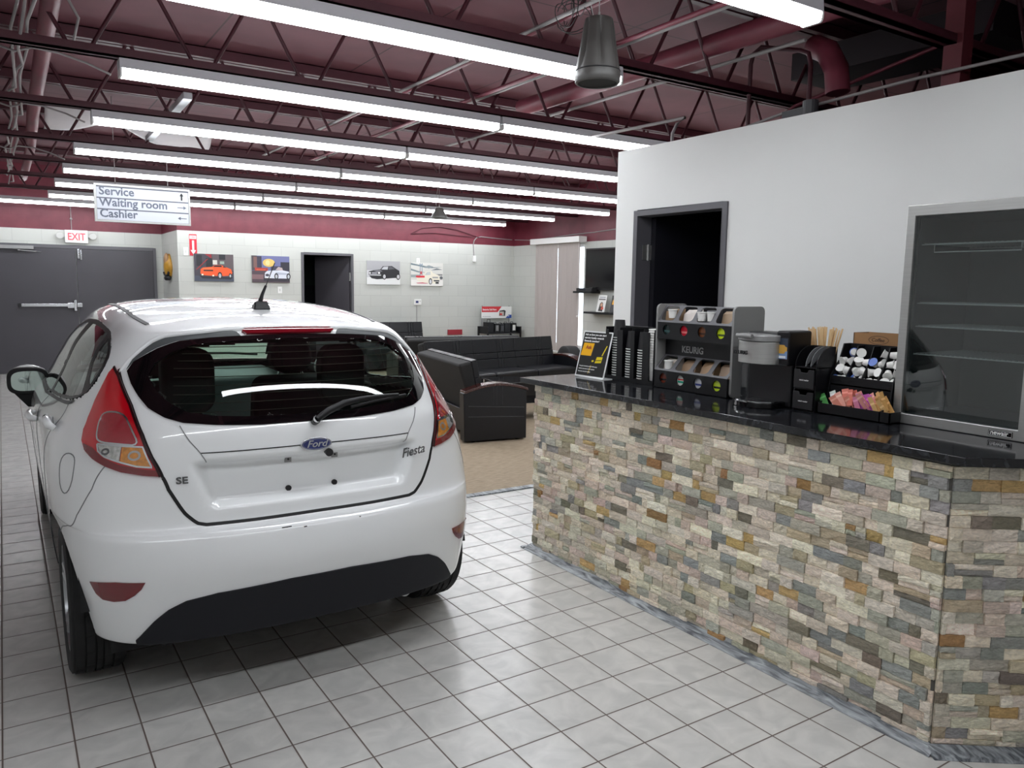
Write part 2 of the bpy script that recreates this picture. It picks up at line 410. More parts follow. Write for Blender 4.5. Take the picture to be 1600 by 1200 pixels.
# right wall with its window opening
wy0, wy1, wz0, wz1 = 9.26, 10.62, .42, 2.33
mb = MB(); mb.box(WRE, BY, 0, WRE+.15, wy0, ZD); mb.box(WRE, wy1, 0, WRE+.15, WB+.2, ZD); mb.box(WRE, wy0, 0, WRE+.15, wy1, wz0); mb.box(WRE, wy0, wz1, WRE+.15, wy1, ZD)
struct(mb.build('wall_right', M['block']))
wf = MB()
for a in ((wy0, wz0, wy0+.05, wz1), (wy1-.05, wz0, wy1, wz1), (wy0, wz0, wy1, wz0+.05), (wy0, wz1-.05, wy1, wz1), ((wy0+wy1)/2-.025, wz0, (wy0+wy1)/2+.025, wz1)):
    wf.box(WRE+.05, a[0], a[1], WRE+.1, a[2], a[3])
w1 = struct(wf.build('window_1', M['white_plastic']))
MB().box(WRE+.07, wy0+.05, wz0+.05, WRE+.078, wy1-.05, wz1-.05).build('pane', M['glass_clear'], w1)
sk = MB().box(WRE+1.6, wy0-2.5, -.3, WRE+1.62, wy1+2.5, 4).build('exterior_sky', M['window_bright']); struct(sk)

# dark passage behind the back door
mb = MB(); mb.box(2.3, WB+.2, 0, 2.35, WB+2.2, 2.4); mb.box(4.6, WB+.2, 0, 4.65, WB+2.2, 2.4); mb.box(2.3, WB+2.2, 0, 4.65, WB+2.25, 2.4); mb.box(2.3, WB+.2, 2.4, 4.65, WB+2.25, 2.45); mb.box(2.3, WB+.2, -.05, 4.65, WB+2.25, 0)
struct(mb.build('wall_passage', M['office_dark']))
t = tag(MB().box(3.0, WB+2.12, 0, 3.28, WB+2.19, 1.55).build('blue_shelf_post', mat('blue_enamel', (22, 36, 70), .5)), 'dark blue upright seen through the open back door', 'post')
t = tag(MB().box(3.42, WB+2.15, 1.5, 4.3, WB+2.19, 2.15).build('green_board', mat('dark_green_board', (20, 44, 40), .6)), 'dark green board on the far wall inside the open back door', 'board')

# office partition and the dark room behind it
oy0, oy1, oz = 1.517, 2.417, 2.117
mb = MB(); mb.box(PX, BY, 0, PX+.12, oy0, 2.57); mb.box(PX, oy1, 0, PX+.12, 2.625, 2.57); mb.box(PX, oy0, oz, PX+.12, oy1, 2.57)
struct(mb.build('wall_partition', M['drywall']))
mb = MB(); mb.box(PX+.12, 2.505, 0, WRE, 2.625, 2.57)
struct(mb.build('wall_office_end', M['drywall']))
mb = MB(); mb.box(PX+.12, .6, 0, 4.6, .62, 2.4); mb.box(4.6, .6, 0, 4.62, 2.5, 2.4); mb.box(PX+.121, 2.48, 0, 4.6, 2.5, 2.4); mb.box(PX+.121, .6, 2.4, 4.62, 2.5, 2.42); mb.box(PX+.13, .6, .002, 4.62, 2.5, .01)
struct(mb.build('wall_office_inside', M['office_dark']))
# door frame of the office (two jambs and a head), its open leaf and hinge
def casing(name, y0, y1, z, x0, x1, wdt, m):
    b = MB(); b.box(x0, y0, 0, x1, y0+wdt, z); b.box(x0, y1-wdt, 0, x1, y1, z); b.box(x0, y0+wdt, z-wdt, x1, y1-wdt, z); return struct(b.build(name, m, bevel=.003))
d1 = casing('door_1', oy0, oy1, oz, PX-.012, PX+.135, .042, M['frame_grey'])
MB().box(PX+.135, oy1-.042-.045, .01, PX+.135+.80, oy1-.045, oz-.05).build('door_leaf', mat('navy_black_door', (26, 26, 34), .5), d1)
hg = MB(); hg.box(PX+.05, oy1-.047, 1.76, PX+.095, oy1-.042, 1.87); hg.box(PX+.105, oy1-.047-.001, 1.76, PX+.15, oy1-.044, 1.87); hg.cyl((PX+.1, oy1-.05, 1.755), (PX+.1, oy1-.05, 1.875), .008, 10)
hg.build('hinge', M['steel'], d1)

# double service doors in the recess
dl, dc, dr = -1.76, -.476, .761
b = MB(); b.box(dl-.05, WR-.03, 0, dl, WR, 2.117); b.box(dr-.05, WR-.03, 0, dr, WR, 2.117); b.box(dl, WR-.03, 2.062, dr-.05, WR, 2.117)
d2 = struct(b.build('door_2', M['frame_grey'], bevel=.003))
MB().box(dl, WR-.022, .01, dc-.004, WR-.002, 2.06).build('door_leaf', M['charcoal_door'], d2)
MB().box(dc+.004, WR-.022, .01, dr-.05, WR-.002, 2.06).build('door_leaf', M['charcoal_door'], d2)
pb = MB(); pb.box(-1.30, WR-.085, 1.10, -.60, WR-.045, 1.15); pb.box(-.64, WR-.075, 1.075, -.50, WR-.022, 1.165); pb.box(-.545, WR-.10, 1.03, -.505, WR-.022, 1.21); pb.box(-.50, WR-.08, 1.09, -.42, WR-.022, 1.16)
pb.build('panic_bar', M['chrome'], d2, bevel=.005); MB().box(-1.335, WR-.09, 1.095, -1.30, WR-.022, 1.155).build('end_cap', M['black_plastic'], d2)
lb = MB(); lb.box(-.46, WR-.06, 1.90, -.425, WR-.022, 2.06); lb.box(-.415, WR-.05, 1.88, -.39, WR-.022, 2.05); lb.build('latch', M['chrome'], d2, bevel=.004)
cl = MB(); cl.box(-1.75, WR-.08, 2.03, -1.08, WR-.03, 2.085); cl.box(-1.30, WR-.17, 2.0, -1.27, WR-.03, 2.02); cl.tube([(-1.3, WR-.1, 2.01), (-1.05, WR-.2, 1.99), (-.98, WR-.03, 1.99)], .008)
cl.build('door_closer', M['silver_plastic'], d2, bevel=.004)
# back passage door, open inward
b = MB(); b.box(DX0-.045, WB-.012, 0, DX0, WB+.2, DH+.04); b.box(DX1, WB-.012, 0, DX1+.045, WB+.2, DH+.04); b.box(DX0, WB-.012, DH, DX1, WB+.2, DH+.04)
d3 = struct(b.build('door_3', M['frame_grey'], bevel=.003))
lf = MB().box(0, -.02, .01, .78, .02, DH-.01).build('door_leaf', M['charcoal_door'], d3); lf.location = (DX1-.004, WB+.06, 0); lf.rotation_euler = (0, 0, math.radians(180-58))
MB().box(DX1-.02, WB+.03, 1.6, DX1+.004, WB+.05, 1.75).build('hinge', M['steel'], d3)
# gypsum ends of the partition base
# ------------------------------------------------------------------ roof structure
JY = [-2.6, -1.15, .27, 1.585, 3.12, 4.755, 6.43, 7.99, 9.5, 11.12]
JN = ['', 'behind the nearest ceiling light', 'above the light cut off at the photo\'s top', 'carrying the nearest full ceiling light', 'carrying the second row of lights',
      'carrying the third row of lights', 'in front of the sagging white plastic', 'carrying the fifth row of lights', 'carrying the sixth row of lights', 'carrying the last lights by the back wall']
for yj, nm in zip(JY, JN):
    if yj < -2: continue
    j = thing('roof_joist', 'maroon open-web roof joist '+nm, 'joist', (0, yj, 0), 0, 'open-web roof joists')
    x0, x1 = LX+.02, WRE-.02
    c = MB(); c.box(x0, -.05, 2.815, x1, -.012, 2.862); c.box(x0, .012, 2.815, x1, .05, 2.862); c.box(x0, -.05, 2.815, x1, .05, 2.821); c.build('bottom_chord', M['maroon'], j)
    c = MB(); c.box(x0, -.06, 3.312, x1, -.012, 3.39); c.box(x0, .012, 3.312, x1, .06, 3.39); c.box(x0, -.06, 3.384, x1, .06, 3.39); c.build('top_chord', M['maroon'], j)
    wb = MB(); k = 0; p = .66; x = x0+.1+random.uniform(0, .3)
    while x < x1-p:
        wb.cyl((x+.05, 0, 2.84), (x+p/2, 0, 3.35), .012, 8); wb.cyl((x+p/2, 0, 3.35), (x+p-.05, 0, 2.84), .012, 8); x += p
    wb.build('web_rods', M['maroon'], j, smooth=50)
# ------------------------------------------------------------------ fluorescent fixtures (8 ft)
FL = 2.565
def fixture(x0, y, label, L=FL):
    f = thing('fluorescent_fixture', label, 'ceiling light', (x0, y, 2.81), 0, 'fluorescent strip lights')
    h = MB(); h.prism([(-.056, -.055), (.056, -.055), (.05, 0), (-.05, 0)], 0, L, frame((0, 0, 0), (0, 1, 0), (0, 0, 1)))
    h.build('housing', M['fixture'], f)
    pts = [(-.054, -.055)]+[(-.054+.014*(1-math.cos(a)), -.068-.028*math.sin(a)) for a in (0, .5, 1., PI/2)]+[(.054-.014*(1-math.cos(a)), -.068-.028*math.sin(a)) for a in (PI/2, 1., .5, 0)]+[(.054, -.055)]
    d = MB(); d.prism(pts, .012, L-.012, frame((0, 0, 0), (0, 1, 0), (0, 0, 1))); d.build('diffuser', M['lens'], f, smooth=30)
    for a in (0, L-.012):
        e = MB(); e.prism([(x*1.05, z*1.03) for x, z in pts], a, a+.012, frame((0, 0, 0), (0, 1, 0), (0, 0, 1))); e.build('end_cap', M['white_plastic'], f)
    return f
XF = -.925
def fx(n, y, which, row, skip=()):
    for i in range(n):
        if i in skip: continue
        fixture(XF+i*(FL+.02), y, f'lit fluorescent ceiling light, {which[i]} {row}', FL)
for xb_, yb_, nb in ((-1.04, -1.25, 'right one'), (-3.62, -1.25, 'left one')):  # unseen pair added to light the front of the room
    fixture(xb_, yb_, f'added unseen fluorescent ceiling light behind the viewer, {nb} of the pair')
fixture(-1.06, .27, 'lit fluorescent ceiling light whose right end shows at the very top of the photo')
fixture(-1.06, 1.585, 'nearest fully visible fluorescent ceiling light, ending behind the large grey speaker')
W3 = ['left light of the', 'middle light of the', 'right light of the']
fx(2, 3.12, ['left light of the', 'right light of the'], 'second row, crossing above the car roof')
fx(3, 4.755, W3, 'third row from the front')
fx(3, 6.43, W3, 'fourth row, by the sagging plastic')
fx(3, 7.99, W3, 'fifth row, above the hanging sign')
fx(3, 9.5, W3, 'sixth row, second last at the back')
fx(3, 11.12, W3, 'last row along the back wall')
fixture(-2.1, 12.42, 'fluorescent ceiling light in front of the charcoal double doors')
# loop wires joining fixtures end to end are part of each fixture's wiring
# ------------------------------------------------------------------ pipes, conduits, cables
def pipe(name, pts, r, m, label, cat='pipe', group=None, n=12):
    return tag(MB().tube(pts, r, n).build(name, m, smooth=60), label, cat, group)
M['maroon_pipe'] = mat('maroon_pipe_paint', (118, 52, 66), .45, var=.15, vscale=5)
pipe('sprinkler_pipe', [(2.25, .3, 3.06), (2.25, 3.7, 3.06)], .068, M['maroon_pipe'], 'thick maroon pipe running under the roof above the office partition', n=20)
pipe('sprinkler_elbow', [(2.68, .95, 2.72), (2.68, .97, 2.86), (2.70, 1.05, 2.98), (2.78, 1.2, 3.06)], .07, M['maroon_pipe'], 'bent maroon pipe dropping behind the top of the office partition', n=20)
pipe('roof_pipe', [(-1.26, -1, 3.05), (-1.25, 3.1, 3.05), (-1.24, 6.2, 3.0), (-1.2, 8.3, 3.0), (-1.2, 11.5, 3.0)], .05, M['maroon_pipe'], 'maroon pipe running along the left end of the ceiling lights', n=16)
pipe('roof_pipe', [(-1.36, -1, 3.1), (-1.36, 11.5, 3.1)], .025, M['maroon_pipe'], 'thin maroon pipe beside the thicker one at the ceiling\'s left')
for i, (x, z, r, y0, y1, m, nm) in enumerate([(.93, 2.93, .011, -1., 7.6, 'wire_grey', 'pale conduit over the middle of the car, left of the pair'), (1.0, 2.95, .012, -1., 6.2, 'maroon_pipe', 'maroon conduit beside the pale conduit over the car'),
        (1.46, 2.93, .014, -1., 8.2, 'maroon_pipe', 'maroon conduit left of the large grey speaker'), (1.55, 2.95, .011, .2, 8.2, 'wire_grey', 'pale conduit right of the large grey speaker'), (2.42, 2.99, .012, 1., 8.5, 'wire_grey', 'pale conduit close beside the thick maroon pipe')]):
    pipe('conduit', [(x, y0, z), (x, y1, z)], r, M[m], nm+' under the roof', 'conduit', 'roof conduits')
pipe('conduit', [(2.56, 2.2, 2.42), (2.56, 2.2, 2.66), (2.56, 2.16, 2.72), (2.56, 2.08, 2.75), (2.5, 3.3, 2.76)], .012, M['wire_grey'], 'pale bent conduit rising at the partition\'s left top corner', 'conduit')
hoop = [(2.6, 1.55, 2.45), (2.6, 1.55, 3.0), (2.6, 1.53, 3.06), (2.6, 1.47, 3.09), (2.6, 1.17, 3.0), (2.6, 1.11, 2.97), (2.6, 1.09, 2.9), (2.6, 1.09, 2.45)]
pipe('conduit', hoop, .014, M['maroon'], 'maroon hoop-shaped conduit above the office partition', 'conduit')
pipe('conduit', [(2.84, 1.5, 2.45), (2.84, 1.5, 2.62), (2.84, 1.46, 2.7), (2.84, 1.38, 2.74), (2.84, .31, 2.92)], .011, M['maroon_pipe'], 'thin maroon conduit sloping up behind the partition towards the post', 'conduit')
pipe('flat_cable', [(2.57, 1.7, 2.58), (2.57, 1.25, 2.64), (2.57, .4, 2.675), (2.57, -.7, 2.68)], .009, M['wire_grey'], 'grey cable bundle lying above the office partition', 'cable')
tag(MB().cyl((2.50, 1.0, 2.57), (2.50, 1.0, 2.66), .045, 16).box(2.46, 1.02, 2.57, 2.53, 1.17, 2.62).build('junction_box', M['dark_grey_plastic']), 'round dark grey junction box on top of the partition', 'junction box')
tag(MB().box(2.60, .19, 0, 2.70, .29, ZD).build('steel_post', mat('red_brown_post_paint', (104, 44, 52), .5, var=.1), bevel=.004), 'square maroon steel post rising behind the office partition', 'post')
tag(MB().box(3.2, .35, 3.02, 3.7, 1.7, 3.2).build('air_duct', mat('dark_duct', (34, 24, 30), .6)), 'dark duct behind the partition under the roof', 'duct')
tag(MB().hexa([(-.345, 4.35, 2.9), (-.28, 4.35, 2.9), (-.235, 6.5, 2.9), (-.30, 6.5, 2.9)], [(-.345, 4.35, 2.95), (-.28, 4.35, 2.95), (-.235, 6.5, 2.95), (-.30, 6.5, 2.95)]).build('strut_channel', M['galv'], bevel=.004), 'galvanised strut channel hung across the joists at left', 'channel')
# sagging plastic
ps = MB(); nx, ny = 40, 10; V = []
for j in range(ny+1):
    for i in range(nx+1):
        x = -1.13+1.5*i/nx; y = 6.62+.4*j/ny
        sag = .05+.10*math.sin(PI*j/ny)+.07*math.sin(x*4.2+1)+.03*math.sin(x*9+y*5)+.05*max(0, (x+.1))*math.sin(PI*j/ny)
        V.append((x, y, 3.22-max(sag, 0)-.12*(j/ny)))
ps.add(V, [(j*(nx+1)+i, j*(nx+1)+i+1, (j+1)*(nx+1)+i+1, (j+1)*(nx+1)+i) for j in range(ny) for i in range(nx)])
o = tag(ps.build('plastic_sheet', M['plastic_sheet'], smooth=180), 'sagging white plastic sheet under the roof at left', 'plastic sheet'); o.modifiers.new('s', 'SOLIDIFY').thickness = .004
# left electrical boxes and dangling cables
for i, (yy, nm) in enumerate(((3.5, 'nearest of the grey electrical boxes at the left edge of the ceiling'), (5.26, 'middle grey electrical box at the left edge of the ceiling'), (7.6, 'farther grey electrical box at the left edge of the ceiling'))):
    tag(MB().box(-1.6, yy-.04, 2.82, -1.50, yy+.04, 2.93).build('electrical_box', M['galv'], bevel=.004), nm, 'electrical box', 'ceiling electrical boxes')
    pipe('cable', [(-1.5, yy, 2.88), (-1.42, yy, 2.86), (-1.33, yy+.02, 2.9), (-1.2, yy+.05, 2.9), (-1.05, yy+.03, 2.86), (XF, yy-.02, 2.80)], .007, M['wire_grey'], 'pale cable looping from the '+nm.split(' at ')[0]+' to its light', 'cable', 'looping ceiling cables')
for i in range(3):
    xx = -1.42+.03*i
    pts = [(xx+.02*math.sin(q*2.1+i), 2.2+q*.55, 2.9+.07*math.sin(q*1.3+i*2)) for q in range(17)]
    pipe('cable', pts, .008, M['wire_grey'], ['leftmost', 'middle', 'rightmost'][i]+' of three pale cables strung along the left of the ceiling', 'cable')
pipe('cable', [(-1.2, 3.2, 3.2), (-1.1, 3.3, 3.05), (-1.12, 3.5, 2.95), (-1.25, 3.6, 2.92)], .008, M['wire_grey'], 'short drooping grey cable near the top left of the ceiling', 'cable')
# wire tangle near the large speaker
tg = MB()
for i in range(9):
    c = (.92+random.uniform(-.05, .05), 1.25+random.uniform(-.05, .05), 2.93+random.uniform(-.02, .05)); r = random.uniform(.05, .1); a = random.uniform(0, PI); ti = random.uniform(-.6, .6)
    tg.tube([(c[0]+r*math.cos(t)*math.cos(a), c[1]+r*math.cos(t)*math.sin(a), c[2]+r*.7*math.sin(t)+ti*.03*t) for t in [k*.35 for k in range(19)]], .0022, 5)
tag(tg.build('wire_coil', M['ink'], smooth=80), 'tangled coil of black wire hanging left of the large grey speaker', 'wire coil')
# ---- car body surface (car axes: x right, y forward from the rear bumper, z up) ----
# per row: z, list of 15 (x,y) stations from rear centre to front centre, optional z per station
def _row(z, rear, side, front, zs=None):
    pts=rear+side+front
    if zs is None: zs=[z]*15
    return [(x,y,h) for (x,y),h in zip(pts,zs)]
ROWS=[]
def CR_(z,rear,hw,sy,front,zf=None,hws=None):
    # rear 7 stations, side 5 stations at half width hw & y list sy, front 3
    hws=hws or [hw]*5
    side=[(w,y) for w,y in zip(hws,sy)]
    zs=[z]*15
    if zf is not None: zs=list(zf)
    ROWS.append(_row(z,rear,side,front,zs))
SY=[.80,1.40,1.95,2.50,3.12]
CR_(.262,[(0,.10),(.2,.105),(.4,.125),(.595,.178),(.70,.268),(.748,.39),(.775,.56)],.80,SY,[(.75,3.62),(.5,3.86),(0,3.95)],
  zf=[.262]*6+[.25,.215,.19,.19,.19,.19,.2,.2,.2])
CR_(.285,[(0,.085),(.2,.09),(.4,.11),(.6,.165),(.71,.255),(.762,.38),(.79,.56)],.815,SY,[(.77,3.64),(.52,3.91),(0,4.02)])
CR_(.42,[(0,.04),(.2,.045),(.4,.07),(.605,.13),(.725,.23),(.78,.36),(.815,.56)],.835,SY,[(.78,3.66),(.53,3.93),(0,4.05)])
CR_(.54,[(0,.012),(.2,.017),(.4,.045),(.605,.11),(.73,.215),(.79,.35),(.825,.56)],.845,SY,[(.78,3.64),(.53,3.92),(0,4.04)])
CR_(.635,[(0,.02),(.2,.025),(.4,.052),(.60,.115),(.73,.22),(.795,.355),(.832,.56)],.85,SY,[(.76,3.60),(.52,3.88),(0,4.00)])
CR_(.668,[(0,.040),(.2,.045),(.4,.07),(.595,.128),(.73,.23),(.797,.36),(.838,.56)],.853,SY,[(.75,3.57),(.51,3.85),(0,3.97)],
  zf=[.668]*10+[.67,.68,.70,.71,.72])
CR_(.70,[(0,.085),(.2,.089),(.4,.108),(.585,.152),(.726,.242),(.80,.365),(.842,.56)],.855,SY,[(.74,3.52),(.50,3.78),(0,3.90)],
  zf=[.70]*10+[.71,.73,.76,.77,.78])
CR_(.86,[(0,.082),(.2,.088),(.38,.11),(.55,.165),(.70,.262),(.78,.378),(.835,.56)],.855,SY,[(.70,3.42),(.46,3.55),(0,3.62)],
  zf=[.86]*10+[.86,.855,.855,.86,.865],hws=[.857,.86,.86,.858,.835])
CR_(.95,[(0,.085),(.2,.092),(.37,.118),(.535,.178),(.67,.275),(.750,.39),(.81,.56)],.835,[.80,1.40,1.95,2.50,2.95],[(.66,3.12),(.44,3.25),(0,3.30)],
  zf=[.95]*10+[.945,.94,.935,.94,.945],hws=[.838,.845,.842,.83,.79])
CR_(1.03,[(0,.105),(.2,.113),(.36,.138),(.52,.20),(.638,.30),(.712,.415),(.765,.58)],.80,[.82,1.40,1.95,2.42,2.75],[(.66,2.88),(.44,2.99),(0,3.04)],
  zf=[1.03]*10+[1.02,1.01,1.0,1.0,1.0],hws=[.782,.787,.78,.765,.735])
CR_(1.14,[(0,.175),(.19,.184),(.35,.213),(.50,.28),(.61,.385),(.678,.50),(.718,.66)],.74,[.90,1.40,1.90,2.25,2.48],[(.61,2.60),(.41,2.70),(0,2.75)],
  zf=[1.14]*15,hws=[.73,.733,.723,.713,.688])
CR_(1.25,[(0,.27),(.18,.279),(.335,.308),(.475,.375),(.58,.475),(.638,.59),(.668,.74)],.675,[.95,1.38,1.80,2.05,2.25],[(.56,2.35),(.38,2.44),(0,2.49)],
  zf=[1.25]*15,hws=[.676,.682,.68,.67,.64])
CR_(1.335,[(0,.36),(.175,.367),(.32,.39),(.45,.445),(.535,.545),(.578,.66),(.598,.82)],.64,[1.0,1.36,1.70,1.90,2.06],[(.52,2.14),(.36,2.22),(0,2.27)],
  zf=[1.335]*7+[1.34]*8,hws=[.608,.615,.615,.61,.585])
CR_(1.39,[(0,.42),(.165,.426),(.30,.447),(.41,.50),(.475,.60),(.51,.72),(.528,.88)],.59,[1.04,1.34,1.62,1.78,1.92],[(.485,1.98),(.34,2.05),(0,2.10)],
  zf=[1.372,1.371,1.368,1.365,1.368,1.378,1.39,1.402,1.412,1.415,1.413,1.41,1.41,1.412,1.415],hws=[.535,.54,.54,.535,.52])
CR_(1.43,[(0,.62),(.11,.625),(.20,.64),(.28,.68),(.32,.76),(.335,.86),(.345,.98)],.38,[1.1,1.34,1.56,1.68,1.78],[(.32,1.82),(.22,1.87),(0,1.90)],
  zf=[1.415,1.415,1.414,1.414,1.418,1.424,1.433,1.442,1.452,1.456,1.455,1.453,1.452,1.453,1.455],hws=[.35,.355,.355,.35,.34])
CR_(1.47,[(0,.85),(0,.86),(0,.88),(0,.91),(0,.96),(0,1.02),(0,1.10)],0,[1.18,1.32,1.46,1.55,1.62],[(0,1.66),(0,1.69),(0,1.71)],
  zf=[1.439,1.44,1.441,1.443,1.447,1.452,1.457,1.462,1.467,1.469,1.469,1.468,1.467,1.467,1.467])
G=np.array(ROWS)          # rows x 15 x 3
NV,NU=G.shape[:2]
def _ghost(G):
    Q_=np.array([-1,1,1.])
    H=np.concatenate([(G[:,1:2]*Q_),G,(G[:,-2:-1]*Q_)],1)
    H=np.concatenate([2*H[:1]-H[1:2],H,H[-2:-1]*Q_],0)
    return H
H=_ghost(G)
def cr(t):
    return np.stack([-.5*t+t*t-.5*t**3,1-2.5*t*t+1.5*t**3,.5*t+2*t*t-1.5*t**3,-.5*t*t+.5*t**3],-1)
def sst(a,b,x):
    t=np.clip((x-a)/(b-a),0,1); return t*t*(3-2*t)
def S(u,v):
    u=np.asarray(u,float);v=np.asarray(v,float)
    s=np.where(u<0,-1.,1.);a=np.abs(u)
    s=np.where(a>NU-1,-s,s);a=np.where(a>NU-1,2*(NU-1)-a,a)
    i=np.clip(np.floor(a).astype(int),0,NU-2);j=np.clip(np.floor(v).astype(int),0,NV-2)
    wu=cr(a-i);wv=cr(v-j)
    P=np.zeros(a.shape+(3,))
    for m in range(4):
        for n in range(4):
            P+=(wv[...,m]*wu[...,n])[...,None]*H[j+m,i+n]
    P[...,0]=np.maximum(P[...,0],0)
    # number plate recess in the tailgate
    x=P[...,0];z=P[...,2]
    hw=.375+(z-.75)*.30
    m=sst(.735,.775,z)*(1-sst(.888,.924,z))*(1-sst(-.035,.02,x-hw))*(a<4)
    P[...,1]+=.056*m
    P[...,0]*=s
    return P
def Nrm(u,v,e=.02):
    du=S(u+e,v)-S(u-e,v);dv=S(u,np.minimum(v+e,NV-1-1e-6))-S(u,np.maximum(v-e,0))
    n=np.cross(du,dv);n/=np.maximum(np.linalg.norm(n,axis=-1,keepdims=True),1e-9)
    return n
# ------------------------------------------------------------------ the white hatchback
CARLOC = (-.598, .70, 0)
car = thing('hatchback_car', 'white five-door hatchback parked on the tiles, seen from behind', 'car', CARLOC)
TU, TV = 12, 12
def pip(P, poly):           # vectorised point in polygon
    x, y = P[:, 0], P[:, 1]; r = np.zeros(len(P), bool); n = len(poly)
    for i in range(n):
        x0, y0 = poly[i]; x1, y1 = poly[(i+1) % n]
        c = (y0 > y) != (y1 > y)
        with np.errstate(divide='ignore', invalid='ignore'): t = (x1-x0)*(y-y0)/(y1-y0)+x0
        r ^= c & (x < t)
    return r
def dens(poly, step=.1):    # resample a closed outline
    out = []
    for i, a in enumerate(poly):
        b = poly[(i+1) % len(poly)]; k = max(1, int(math.ceil(math.hypot(b[0]-a[0], b[1]-a[1])/step)))
        out += [(a[0]+(b[0]-a[0])*j/k, a[1]+(b[1]-a[1])*j/k) for j in range(k)]
    return out
def smoothpoly(p, it=2):    # Chaikin corner cutting
    for _ in range(it):
        q = []
        for i, a in enumerate(p):
            b = p[(i+1) % len(p)]
            q += [(.75*a[0]+.25*b[0], .75*a[1]+.25*b[1]), (.25*a[0]+.75*b[0], .25*a[1]+.75*b[1])]
        p = q
    return p
def patch(outline, off, holes=(), step=.09, thick=.006, dens_step=.08):
    """part of the body surface inside an outline given in (u,v), lifted by off, with a rim"""
    loops = [dens(outline, dens_step)]+[dens(h, dens_step) for h in holes]
    pts = []; edges = []
    for L in loops:
        o = len(pts); pts += L; edges += [(o+i, o+(i+1) % len(L)) for i in range(len(L))]
    A = np.array(outline); (u0, v0), (u1, v1) = A.min(0), A.max(0)
    gu, gv = np.meshgrid(np.arange(u0+step/2, u1, step), np.arange(v0+step/2, v1, step)); g = np.c_[gu.ravel(), gv.ravel()]
    ok = pip(g, outline)
    for h in holes: ok &= ~pip(g, h)
    B = np.array(pts)
    g = g[ok]
    if len(g): g = g[(np.hypot(g[:, None, 0]-B[None, :, 0], g[:, None, 1]-B[None, :, 1]).min(1) > step*.45)]
    allp = [Vector(p) for p in pts]+[Vector(p) for p in g]
    V, E, F, ov, oe, of = delaunay_2d_cdt(allp, edges, [], 0, 1e-7)
    uv = np.array([tuple(p) for p in V])
    cen = np.array([uv[list(f)].mean(0) for f in F])
    keep = pip(cen, outline)
    for h in holes: keep &= ~pip(cen, h)
    F = [tuple(f) for f, k in zip(F, keep) if k]
    P = S(uv[:, 0], uv[:, 1]); N = Nrm(uv[:, 0], uv[:, 1])
    top = P+off*N
    cnt = {}
    for f in F:
        for i in range(len(f)):
            e = (f[i], f[(i+1) % len(f)]); k = tuple(sorted(e)); cnt.setdefault(k, []).append(e)
    rim = [v[0] for v in cnt.values() if len(v) == 1]
    mb = MB(); n = len(uv)
    vs = [tuple(p) for p in top]; fs = list(F)
    if thick:
        low = P+(off-thick)*N; idx = {}
        for a, b in rim:
            for q in (a, b):
                if q not in idx: idx[q] = len(vs); vs.append(tuple(low[q]))
        fs += [(b, a, idx[a], idx[b]) for a, b in rim]
    mb.add(vs, fs)
    return mb
def mirror(mb):
    o = MB(); o.v = [(-x, y, z) for x, y, z in mb.v]; o.f = [tuple(reversed(f)) for f in mb.f]; o.c = list(mb.c); return o
def join(a, b):
    o = MB(); o.v = a.v+b.v; k = len(a.v); o.f = a.f+[tuple(i+k for i in f) for f in b.f]; o.c = a.c+b.c; return o
def flipx(p): return [(-u, v) for u, v in p]
def ribbon(uvs, width, off=.0012, closed=False, step=.06):
    L = list(uvs)+([uvs[0]] if closed else [])
    pts = []
    for a, b in zip(L, L[1:]):
        k = max(1, int(math.ceil(math.hypot(b[0]-a[0], b[1]-a[1])/step))); pts += [(a[0]+(b[0]-a[0])*j/k, a[1]+(b[1]-a[1])*j/k) for j in range(k)]
    pts.append(L[-1]); A = np.array(pts)
    P = S(A[:, 0], A[:, 1]); N = Nrm(A[:, 0], A[:, 1]); Tn = np.gradient(P, axis=0); Tn /= np.maximum(np.linalg.norm(Tn, axis=1, keepdims=True), 1e-9)
    Bn = np.cross(N, Tn); a = P+off*N+Bn*width/2; b = P+off*N-Bn*width/2; c = P+(off-.004)*N+Bn*width/2; d = P+(off-.004)*N-Bn*width/2
    n = len(pts); mb = MB()
    vs = [tuple(p) for q in (a, b, c, d) for p in q]
    fs = []
    for i in range(n-1): fs += [(i, n+i, n+i+1, i+1), (i+1, 2*n+i+1, 2*n+i, i), (n+i, 3*n+i, 3*n+i+1, n+i+1)]
    return mb.add(vs, fs)
def both(mb): return join(mb, mirror(mb))
# look-up from (x,z) on the tail or (y,z) on the flank to (u,v)
_u, _v = np.meshgrid(np.linspace(0, 14, 561), np.linspace(0, NV-1, 601)); _P = S(_u, _v)
def uv_side(y, z):
    d = (_P[..., 1]-y)**2+(_P[..., 2]-z)**2+np.where((_u < 4.2) | (_u > 12.6), 9, 0); k = np.unravel_index(np.argmin(d), d.shape); return (float(_u[k]), float(_v[k]))
def uv_rear(x, z):
    d = (_P[..., 0]-abs(x))**2+(_P[..., 2]-z)**2+np.where(_u > 5, 9, 0); k = np.unravel_index(np.argmin(d), d.shape); return (math.copysign(float(_u[k]), x), float(_v[k]))
def pos(u, v, off=0):
    p = S(np.array([u]), np.array([v]))[0]; n = Nrm(np.array([u]), np.array([v]))[0]; return Vector(p+off*n), Vector(n)

